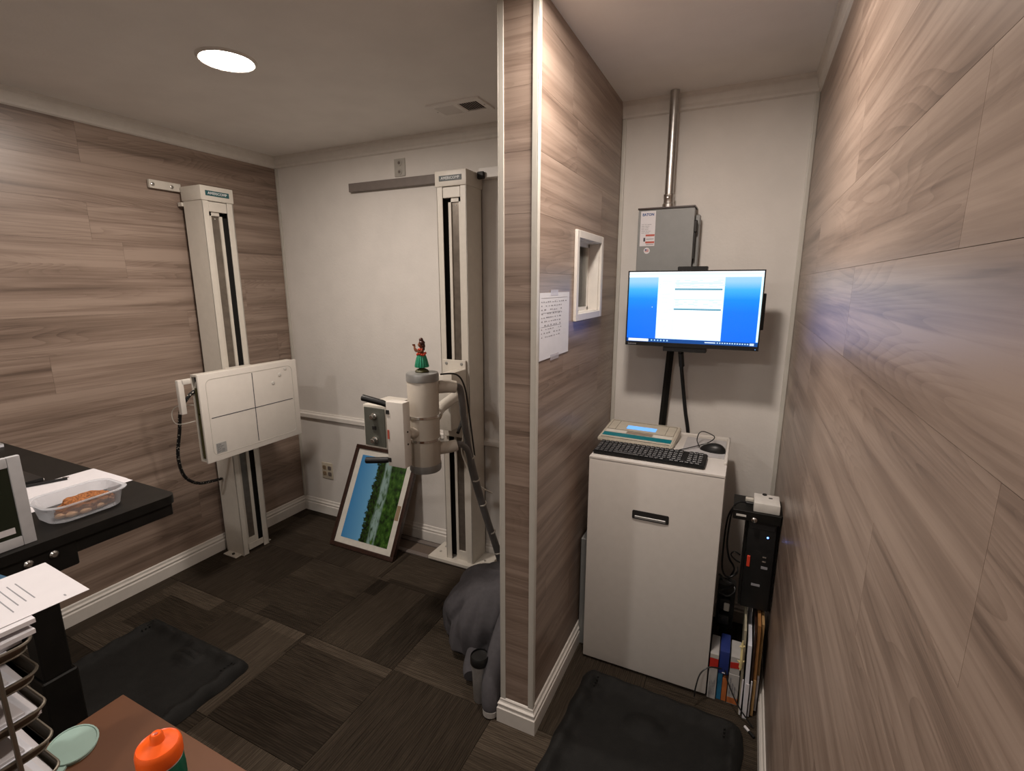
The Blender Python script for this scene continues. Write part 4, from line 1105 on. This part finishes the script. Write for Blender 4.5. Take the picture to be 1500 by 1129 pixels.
# monitor
mo = thing('monitor', 'black flat monitor with a blue screen on the alcove wall', 'monitor', (-.34, 2.38, .955))
mx0, mx1, mz0, mz1, my = -.488, .046, 1.372, 1.692, 2.196
bm = bmesh.new()
bz = .005
box(bm, mx0, mx1, my + .004, my + .028, mz0, mz1, .003, 1)
box(bm, mx0, mx0 + bz, my, my + .006, mz0, mz1); box(bm, mx1 - bz, mx1, my, my + .006, mz0, mz1); box(bm, mx0 + bz, mx1 - bz, my, my + .006, mz1 - bz, mz1); box(bm, mx0 + bz, mx1 - bz, my, my + .006, mz0, mz0 + .017)
obj('casing', bm, 'black_plastic', mo)
def screen():
    x0, x1, z0, z1 = mx0 + bz, mx1 - bz, mz0 + .017, mz1 - bz
    W_, H_ = x1 - x0, z1 - z0
    bm = bmesh.new(); cl = bm.loops.layers.float_color.new('Col')
    def q(u0, u1, v0, v1, c0, c1=None, d=0):
        c1 = c1 or c0
        vs = [bm.verts.new((x0 + u * W_, my + .0035 - d * .00018, z0 + v * H_)) for u, v in ((u0, v0), (u1, v0), (u1, v1), (u0, v1))]
        f_ = bm.faces.new(vs)
        for lp_, c in zip(f_.loops, (c0, c0, c1, c1)): lp_[cl] = (*c, 1)
    BL = [(0, (0, .125, .85)), (.45, (0, .15, .86)), (.62, (0, .21, .82)), (.76, (.04, .36, .80)), (.86, (.25, .50, .74)), (1, (.34, .54, .72))]
    for (va, ca), (vb, cb2) in zip(BL, BL[1:]): q(0, 1, va, vb, ca, cb2, 0)
    q(0, 1, .925, 1, (.90, .93, .97), None, 1); q(0, 1, .955, .985, (.62, .80, .95), None, 2)
    q(.06, .985, .945, .953, (.80, .86, .92), None, 2)
    q(.985, 1, .06, .925, (.62, .88, .98), None, 1)
    q(.235, .735, .055, .925, (.66, .87, .98), None, 1)
    q(.245, .360, .07, .915, (.92, .95, .97), None, 2)
    q(.368, .725, .075, .905, (.72, .84, .93), None, 2)
    q(.368, .720, .335, .47, (.95, .97, .98), None, 3); q(.368, .720, .64, .745, (.95, .97, .98), None, 3)
    q(.368, .720, .47, .492, (.02, .19, .30), None, 4); q(.372, .716, .478, .484, (.2, .42, .5), None, 5)
    q(.368, .720, .748, .770, (.02, .19, .28), None, 4); q(.372, .716, .756, .762, (.2, .42, .5), None, 5)
    q(.368, .720, .84, .846, (.3, .5, .6), None, 4); q(.368, .720, .615, .62, (.35, .5, .6), None, 4)
    r = random.Random(8)
    for v in (.53, .55, .575, .60, .79, .81, .825, .86, .88):
        u = .375
        while u < .70:
            l_ = r.uniform(.02, .06); q(u, u + l_, v, v + .007, (.45, .62, .70), None, 5); u += l_ + r.uniform(.02, .12)
    for v in (.13, .20, .215, .235, .32, .43, .45, .47, .56, .575, .62, .64, .68, .70, .73, .78, .80, .83, .86, .88):
        q(.268, .268 + r.uniform(.04, .085), v, v + .007, (.50, .62, .68), None, 5)
    for k in range(22): q(.250, .256, .10 + k * .036, .112 + k * .036, (.45, .55, .62), None, 5)
    q(0, 1, 0, .052, (.0, .05, .22), None, 3); q(.015, .18, .008, .046, (.80, .88, .95), None, 4)
    for k in range(6): q(.20 + k * .025, .212 + k * .025, .018, .038, (.30, .55, .80), None, 4)
    q(.62, .70, .02, .034, (.55, .68, .85), None, 4)
    for k in range(13): q(.71 + k * .018, .72 + k * .018, .02, .036, (.45, .65, .85), None, 4)
    q(.945, .975, .01, .042, (.5, .62, .8), None, 4)
    q(.195, .199, .50, .51, (.9, .95, 1), None, 2)
    bmesh.ops.recalc_face_normals(bm, faces=bm.faces[:])
    for f_ in bm.faces:
        if f_.normal.y > 0: f_.normal_flip()
    return bm
obj('screen', screen(), 'screen_picture', mo)
text('lettering', 'Lenovo', .012, 'text_grey', plane_m((mx0 + .030, my - .0001, mz0 + .008), (1, 0, 0), (0, 0, 1)), mo, bold=.0002)
obj('power_light', LA([(.0016, 0), (.0016, .0008)], (mx1 - .012, my, mz0 + .006), 8, '-Y'), 'lcd_blue', mo)
obj('webcam_bar', B(-.285, -.168, my + .006, my + .05, mz1 - .01, mz1 + .016, .002, 1), 'black_plastic', mo)
obj('dock_module', B(-.325, -.150, my + .004, my + .055, mz0 - .020, mz0 + .01, .002, 1), 'black_plastic', mo)
obj('side_module', B(mx1 - .01, mx1 + .010, my + .02, my + .05, 1.455, 1.60, .002, 1), 'black_plastic', mo)
obj('rear_housing', B(-.33, -.14, my + .028, my + .075, 1.40, 1.62, .005, 1), 'black_plastic', mo)
obj('mount_arm', B(-.335, -.300, my + .07, 2.40, 1.405, 1.455, .003, 1), 'black_metal', mo)
t_ = T([(-.336, 2.392, .952), (-.312, 2.385, 1.43)], .0165, 4); obj('mount_pole', t_, 'black_metal', mo)
obj('signal_cable', T([(-.262, 2.29, 1.36), (-.262, 2.33, 1.30), (-.250, 2.37, 1.18), (-.232, 2.385, 1.05), (-.214, 2.39, .95), (-.21, 2.39, .85)], .0085, 10, 6), 'black_plastic', mo, True)
obj('cable_collar', T([(-.262, 2.31, 1.335), (-.258, 2.345, 1.27)], .0125, 10), 'black_plastic', mo, True)

# paper taped to the partition
tpz = thing('taped_sheet', 'handwritten chart taped on the partition beside the window', 'paper', (P2, 1.585, 1.50))
s0 = P2 + .0012
obj('sheet', B(s0, s0 + .0006, 1.445, 1.726, 1.393, 1.609), 'paper_cool', tpz)
pmx = plane_m((s0 + .0007, 1.585, 1.50), (0, 1, 0), (0, 0, 1))
rr = random.Random(21); rc = []
for k in range(10):
    z = .078 - k * .0125
    x = -.125
    while x < (.06 if k else .11):
        l_ = rr.uniform(.006, .016)
        if rr.random() < .85: rc.append((x, x + l_, z, z + rr.uniform(.0022, .0042)))
        x += l_ + rr.uniform(.004, .016)
rc += [(-.125, .06, .0, .0007), (-.125, .12, .092, .0927), (-.125, .06, .045, .0457)]
obj('handwriting', lines(pmx, rc), 'text_grey', tpz)
obj('tape_strip', B(s0, s0 + .0012, 1.54, 1.61, 1.600, 1.618), 'tape_clear', tpz)
obj('tape_strip', B(s0, s0 + .0012, 1.545, 1.625, 1.383, 1.402), 'tape_clear', tpz)

# ------------------------------------------------------------ white generator cabinet
gx0, gx1, gy0, gy1, gz = -.541, -.026, 1.868, 2.335, .950
gc = thing('generator_cabinet', 'tall white cabinet standing in the alcove under the monitor', 'cabinet', (-.28, 2.1, 0))
obj('front_cover', B(gx0, gx1, gy0, gy0 + .03, .012, gz - .006, .005, 2), 'cabinet_white', gc, True)
obj('body', B(gx0 + .003, gx1 - .003, gy0 + .028, gy1, .0, gz - .008, .003, 1), 'cabinet_white', gc)
bm = bmesh.new(); rm = .012
box(bm, gx0, gx1, gy0, gy1, gz - .016, gz - .002, .003, 2)
box(bm, gx0, gx1, gy1 - rm, gy1, gz - .004, gz + .010, .003, 1); box(bm, gx1 - rm, gx1, gy0 + .12, gy1, gz - .004, gz + .010, .003, 1)
obj('top_tray', bm, 'cabinet_white', gc, True)
hn = obj('handle_recess', prism([(x, y) for x, y in rrect(.142, .036, .006, 4)], 0, .003, plane_m((-.284, gy0, .731), (1, 0, 0), (0, 0, 1))), 'slot_black', gc)
obj('handle_bar', B(-.345, -.224, gy0 - .006, gy0 - .002, .717, .728, .002, 1), 'cap_grey', hn)
obj('side_chassis', B(-.588, gx0, 1.945, gy1, 0, .53, .003, 1), 'grey_metal', gc)
# console
cs = thing('control_console', 'cream and teal control console with lit blue display on the white cabinet', 'console', (-.40, 2.18, gz), math.radians(-2.5))
OFF[cs.name] = Vector()
kx, ky = .162, .112
def wedge(x0, x1, y0, y1, za, zb, zc0=0.0):
    bm = bmesh.new()
    v = [bm.verts.new(p) for p in ((x0, y0, zc0), (x1, y0, zc0), (x1, y1, zc0), (x0, y1, zc0), (x0, y0, za), (x1, y0, za), (x1, y1, zb), (x0, y1, zb))]
    for f_ in ((3, 2, 1, 0), (4, 5, 6, 7), (0, 1, 5, 4), (1, 2, 6, 5), (2, 3, 7, 6), (3, 0, 4, 7)): bm.faces.new([v[i] for i in f_])
    bmesh.ops.bevel(bm, geom=bm.edges[:], offset=.004, segments=2, affect='EDGES'); bmesh.ops.recalc_face_normals(bm, faces=bm.faces[:])
    return bm
obj('case', wedge(-kx, kx, -ky, ky, .017, .046), 'console_cream', cs, True, local=True)
sl_ = math.atan2(.029, .224)
tpm = Matrix.Translation((0, -ky, .0173)) @ Matrix.Rotation(sl_, 4, 'X')
def onface(r, h=.0006): return lines(tpm, r, h)
fp = obj('face_plate', onface([(-kx + .012, kx - .012, .012, .212)], .0008), 'console_cream', cs, local=True)
obj('line_work', onface([(-.148, .148, .208, .2105), (-.148, .148, .105, .1065), (-.148, -.1465, .105, .21), (.1465, .148, .105, .21), (-.112, -.1105, .105, .21), (.1105, .112, .105, .21), (-.149, .149, .0105, .013)], .0014), 'console_line', fp, local=True)
obj('teal_strip', onface([(-.150, .150, .030, .068)], .0012), 'console_teal', fp, local=True)
obj('brown_strip', onface([(-.052, .062, .072, .100)], .0012), 'console_tan', fp, local=True)
obj('key_strip', onface([(-.146, -.056, .074, .098), (.066, .146, .074, .098)], .0012), 'mat_board', fp, local=True)
obj('display', onface([(-.066, .066, .128, .166)], .0016), 'lcd_blue', fp, local=True)
# keyboard
kb = thing('keyboard', 'black computer keyboard along the front of the white cabinet top', 'keyboard', (-.318, 1.965, gz), math.radians(-.5))
OFF[kb.name] = Vector()
obj('base', wedge(-.218, .218, -.068, .068, .012, .020), 'black_plastic', kb, True, local=True)
bm = bmesh.new()
km = Matrix.Translation((0, -.068, .0123)) @ Matrix.Rotation(math.atan2(.008, .136), 4, 'X')
for r_ in range(6):
    x = -.212
    while x < .205:
        w_ = .0165
        if r_ == 0 and -.14 < x < -.05: w_ = .105
        gap = (.072 < x + .01 < .080) or (.135 < x + .008 < .143)
        if not gap and x + w_ < .213: box(bm, x, x + w_, .008 + r_ * .0195 + (.004 if r_ == 5 else 0), .0245 + r_ * .0195 + (.004 if r_ == 5 else 0), 0, .005, .0015, 1)
        x += w_ + .0025
bm.transform(km); o = obj('keys', bm, 'key_black', kb, local=True); o['kind'] = 'stuff'
# mouse pad, mouse
pd = tag(obj('mouse_pad', B(-.205, -.040, 2.055, 2.300, gz - .002, gz + .002), 'mousepad'), 'grey mouse pad on the right side of the cabinet top', 'mouse pad')
ms = thing('mouse', 'black computer mouse on the grey pad', 'mouse', (-.088, 2.135, gz + .002), math.radians(80))
OFF[ms.name] = Vector()
bm = bmesh.new(); bmesh.ops.create_uvsphere(bm, u_segments=28, v_segments=16, radius=1)
for v in bm.verts:
    z = v.co.z
    v.co = Vector((v.co.x * .030 * (1 - .12 * v.co.y), v.co.y * .052, max(0, z) * .034 * (1 - .25 * v.co.y) if z > 0 else 0))
obj('shell', bm, 'black_plastic', ms, True, local=True)
obj('wheel', LA([(.008, -.003), (.008, .003)], (0, .030, .022), 14, 'X'), 'cap_grey', ms, local=True)
mc = tag(obj('mouse_cable', T([(-.14, 2.142, gz + .010), (-.155, 2.17, gz + .03), (-.15, 2.22, gz + .05), (-.13, 2.26, gz + .045), (-.09, 2.25, gz + .03), (-.11, 2.21, gz + .014), (-.16, 2.14, gz + .010), (-.22, 2.06, gz + .008), (-.235, 2.045, gz + .006)], .0022, 6, 8), 'slot_black', None, True), 'thin black mouse cable looping over the cabinet top', 'cable')

# ------------------------------------------------------------ shelf, computer tower, adapter, cables
sh = thing('wall_shelf', 'small black metal shelf on the right wall carrying the white adapter', 'shelf', (.09, 2.15, .77))
obj('shelf_plate', B(.010, .1765, 1.93, 2.075, .795, .802), 'black_metal', sh)
obj('front_lip', B(.010, .172, 1.925, 1.931, .765, .802, .001, 1), 'black_metal', sh)
obj('lip_slot', B(.022, .056, 1.9235, 1.926, .779, .787), 'adapter_white', sh)
obj('hanger_strap', B(.058, .0665, 1.96, 2.07, .40, .795), 'black_metal', sh)
obj('hanger_strap', B(.1635, .172, 1.96, 2.07, .40, .795), 'black_metal', sh)
obj('hanger_floor', B(.058, .172, 1.96, 2.07, .392, .400), 'black_metal', sh)
obj('lock_knob', LA([(.006, 0), (.006, .006), (.010, .008), (.010, .014), (.006, .017)], (.084, 1.925, .778), 18, '-Y'), 'chrome', sh, True)
pc = thing('computer_tower', 'slim black computer tower hanging under the black shelf', 'computer', (.115, 2.12, .40))
obj('case', B(.067, .163, 1.955, 2.12, .4005, .770, .003, 1), 'black_plastic', pc)
fc_ = obj('front_bezel', B(.067, .163, 1.938, 1.956, .4005, .770, .004, 2), 'black_plastic', pc, True)
obj('disc_slot', B(.074, .156, 1.9365, 1.939, .735, .752), 'cap_grey', fc_)
bpy.data.objects['disc_slot'].data.materials[0] = MATS['key_black']
obj('power_light', LA([(.0035, 0), (.0035, .0012)], (.136, 1.938, .706), 10, '-Y'), 'led_blue', fc_)
obj('port', B(.126, .138, 1.9362, 1.939, .622, .627), 'chrome', fc_)
obj('port', B(.126, .138, 1.9362, 1.939, .604, .609), 'chrome', fc_)
obj('badge', B(.124, .146, 1.9362, 1.939, .576, .586), 'text_grey', fc_)
obj('badge', B(.097, .127, 1.9362, 1.939, .499, .508), 'text_grey', fc_)
obj('red_tag', B(.074, .085, 1.934, 1.939, .575, .620, .001, 1), 'red_tag', fc_)
ad = thing('adapter_box', 'small white network adapter box sitting on the black shelf', 'adapter', (.122, 1.99, .802))
obj('case', B(.078, .166, 1.935, 2.035, .802, .838, .004, 2), 'adapter_white', ad, True)
obj('port', prism(rrect(.014, .010, .004, 3), 0, .0008, Matrix.Translation((.135, 2.0, .838))), 'slot_black', ad)
obj('antenna_stub', LA([(.008, .838), (.008, .842)], (.115, 2.025, 0), 12), 'slot_black', ad)
obj('side_plug', B(.050, .078, 1.965, 1.98, .812, .822, .002, 1), 'black_plastic', ad)
obj('side_plug', B(.050, .078, 1.99, 2.008, .814, .828, .002, 1), 'cable_white', ad)
def cable(name, pts, r, m, label):
    return tag(obj(name, T(pts, r, 8, 7), m, None, True), label, 'cable')
cable('power_cable', [(.049, 1.972, .817), (.03, 1.965, .818), (.012, 1.958, .80), (.003, 1.96, .74), (.0, 1.97, .64), (.012, 1.98, .57), (.03, 2.0, .53), (.035, 2.05, .48), (.02, 2.09, .415)], .0038, 'black_plastic', 'black cable curving from the white adapter down beside the cabinet')
cable('power_cable', [(.02, 2.05, .775), (-.006, 2.02, .72), (-.012, 1.99, .60), (-.008, 1.97, .52), (.015, 1.97, .49), (.045, 2.0, .50), (.05, 2.1, .47)], .0035, 'black_plastic', 'black cable hanging in the gap beside the tower')
cable('power_cable', [(.05, 1.965, .60), (.03, 1.96, .612), (.018, 1.962, .595), (.035, 1.965, .575), (.052, 1.97, .565)], .0028, 'black_plastic', 'small black cable loop left of the red tag')
cable('power_cable', [(-.018, 1.965, .50), (.01, 1.955, .478), (.035, 1.96, .47), (.012, 1.97, .44), (-.01, 1.97, .42), (.02, 1.975, .405), (.045, 1.99, .43), (.02, 2.02, .45), (-.012, 2.03, .44)], .0045, 'black_plastic', 'tangled black cable under the tower level')
ps = thing('power_strip', 'black power strip and plugs behind the floor boxes', 'power strip', (.0, 2.15, 0))
obj('strip_body', B(-.018, .05, 2.06, 2.12, .20, .40, .006, 2), 'black_plastic', ps, True)
obj('stand_post', B(.0, .03, 2.075, 2.105, 0, .20, .003, 1), 'black_plastic', ps)
for z in (.24, .31): obj('plug', B(-.008, .034, 2.02, 2.06, z, z + .045, .006, 2), 'black_plastic', ps, True)
obj('pale_plug', B(.010, .032, 2.012, 2.021, .31, .345, .003, 1), 'outlet_grey', ps, True)
# boxes on the floor
def carton(x0, x1, y0, y1, h, parts, label, rz=0.0, name='carton'):
    t = thing(name, label, 'box', ((x0 + x1) / 2, (y0 + y1) / 2, 0))
    obj('box_body', B(x0, x1, y0, y1, 0, h, .001, 1), parts[0], t)
    for nm, a, b2, m in parts[1:]:
        obj(nm, B(x0 - .0004 if False else x0, x1, y0 - .0012, y0, a, b2), m, t)
    return t
c1 = carton(-.021, .010, 1.872, 1.99, .205, ['box_white', ('red_band', .145, .185, 'box_red'), ('grey_top', .187, .204, 'outlet_grey')], 'narrow white and red carton on the floor beside the cabinet')
obj('print', lines(plane_m((-.0055, 1.8708, .06), (0, 0, 1), (-1, 0, 0)), textlines(.09, .028, 4, .04, 5, .0022)), 'text_grey', c1)
c2 = carton(.012, .030, 1.880, 2.0, .12, ['box_cyan'], 'slim light blue box between the cartons')
c3 = carton(.031, .049, 1.880, 2.0, .105, ['box_orange'], 'slim orange box below the dark blue pouch')
bp3 = thing('blue_pouch', 'dark blue pouch resting on the slim boxes', 'pouch', (.03, 1.93, .12))
obj('pouch_body', B(.0125, .0485, 1.876, 1.99, .121, .225, .006, 2), 'box_blue', bp3, True)
obj('pouch_tag', B(.026, .040, 1.8745, 1.8762, .128, .131), 'paper', bp3)
c4 = carton(.052, .090, 1.876, 2.0, .135, ['box_white', ('orange_foot', .004, .030, 'box_orange')], 'white printed carton with an orange foot near the folders')
obj('print', lines(plane_m((.070, 1.8746, .085), (0, 0, 1), (-1, 0, 0)), textlines(.085, .034, 3, .04, 6, .004)), 'text_grey', c4)
c5 = thing('red_white_box', 'small white box with red stripe on top of the printed carton', 'box', (.071, 1.93, .135))
obj('box_body', B(.053, .088, 1.878, 1.98, .1355, .212, .001, 1), 'box_white', c5)
obj('red_stripe', prism([(-.0175, -.012), (.0175, -.006), (.0175, .020), (-.0175, .014)], 0, .0012, plane_m((.0705, 1.878, .172), (1, 0, 0), (0, 0, 1))), 'box_red', c5)
def folder(x0, x1, y0, y1, h, lean, m, label, name='file_folder'):
    t = thing(name, label, 'folder', (x0, y0, 0))
    bm = bmesh.new()
    v = [bm.verts.new(p) for p in ((x0, y0, 0), (x1, y0, 0), (x1, y1, 0), (x0, y1, 0), (x0 + lean, y0 + .01, h), (x1 + lean, y0 + .01, h), (x1 + lean, y1, h), (x0 + lean, y1, h))]
    for f_ in ((3, 2, 1, 0), (4, 5, 6, 7), (0, 1, 5, 4), (1, 2, 6, 5), (2, 3, 7, 6), (3, 0, 4, 7)): bm.faces.new([v[i] for i in f_])
    bmesh.ops.recalc_face_normals(bm, faces=bm.faces[:])
    obj('cover', bm, m, t)
    obj('leaves', B(x0 + .001, x1 - .001, y0 - .003, y0 + .001, .004, min(h * .5, .16)), 'paper' if m != 'kraft' else 'manila', t)
    return t
folder(.096, .104, 1.835, 2.10, .36, -.008, 'file_olive', 'olive file folder standing beside the white printed carton')
folder(.110, .124, 1.825, 2.10, .31, -.006, 'paper_cool', 'pale paper file standing between the olive and brown folders')
folder(.127, .134, 1.84, 2.12, .36, -.004, 'frame_brown', 'dark brown folder standing between paper files')
folder(.1365, .147, 1.85, 2.12, .385, -.004, 'kraft', 'orange brown folder standing near the right wall')
folder(.149, .158, 1.88, 2.12, .375, -.002, 'manila', 'tan folder standing nearest the right wall baseboard')
yt = thing('yellow_streamer', 'crumpled yellow paper streamer hanging on the olive folder', 'streamer', (.088, 1.83, .21))
bm = bmesh.new()
tube(bm, [(.086, 1.826, .215), (.087, 1.822, .25), (.086, 1.826, .29), (.085, 1.83, .315)], [.006, .007, .006, .004], 7, True, 3)
for dx, dz in ((-.012, .245), (.011, .25), (.0, .205), (-.010, .305), (.008, .312), (0, .332)):
    tube(bm, [(.086, 1.826, .235 if dz < .27 else .305), (.086 + dx, 1.822, dz)], [.006, .002], 6)
obj('ribbon', bm, 'yellow_paper', yt)
cable('floor_cable', [(.022, 1.868, .152), (-.02, 1.845, .16), (-.05, 1.82, .14), (-.062, 1.80, .09), (-.064, 1.796, .05)], .0026, 'black_plastic', 'thin black cable arching from the blue pouch to the mat')
cable('floor_cable', [(.036, 1.866, .15), (.052, 1.852, .11), (.09, 1.815, .06), (.125, 1.80, .025), (.148, 1.79, .006)], .0026, 'black_plastic', 'thin black cable running down across the white carton to the floor')
pg_ = thing('marker_pen', 'short black and white marker on the carpet by the right baseboard', 'pen', (.13, 1.76, 0))
obj('barrel', T([(.135, 1.765, .006), (.152, 1.745, .006)], .0055, 10), 'black_plastic', pg_, True)
obj('cap', T([(.120, 1.782, .006), (.135, 1.765, .006)], .0052, 10), 'paper', pg_, True)
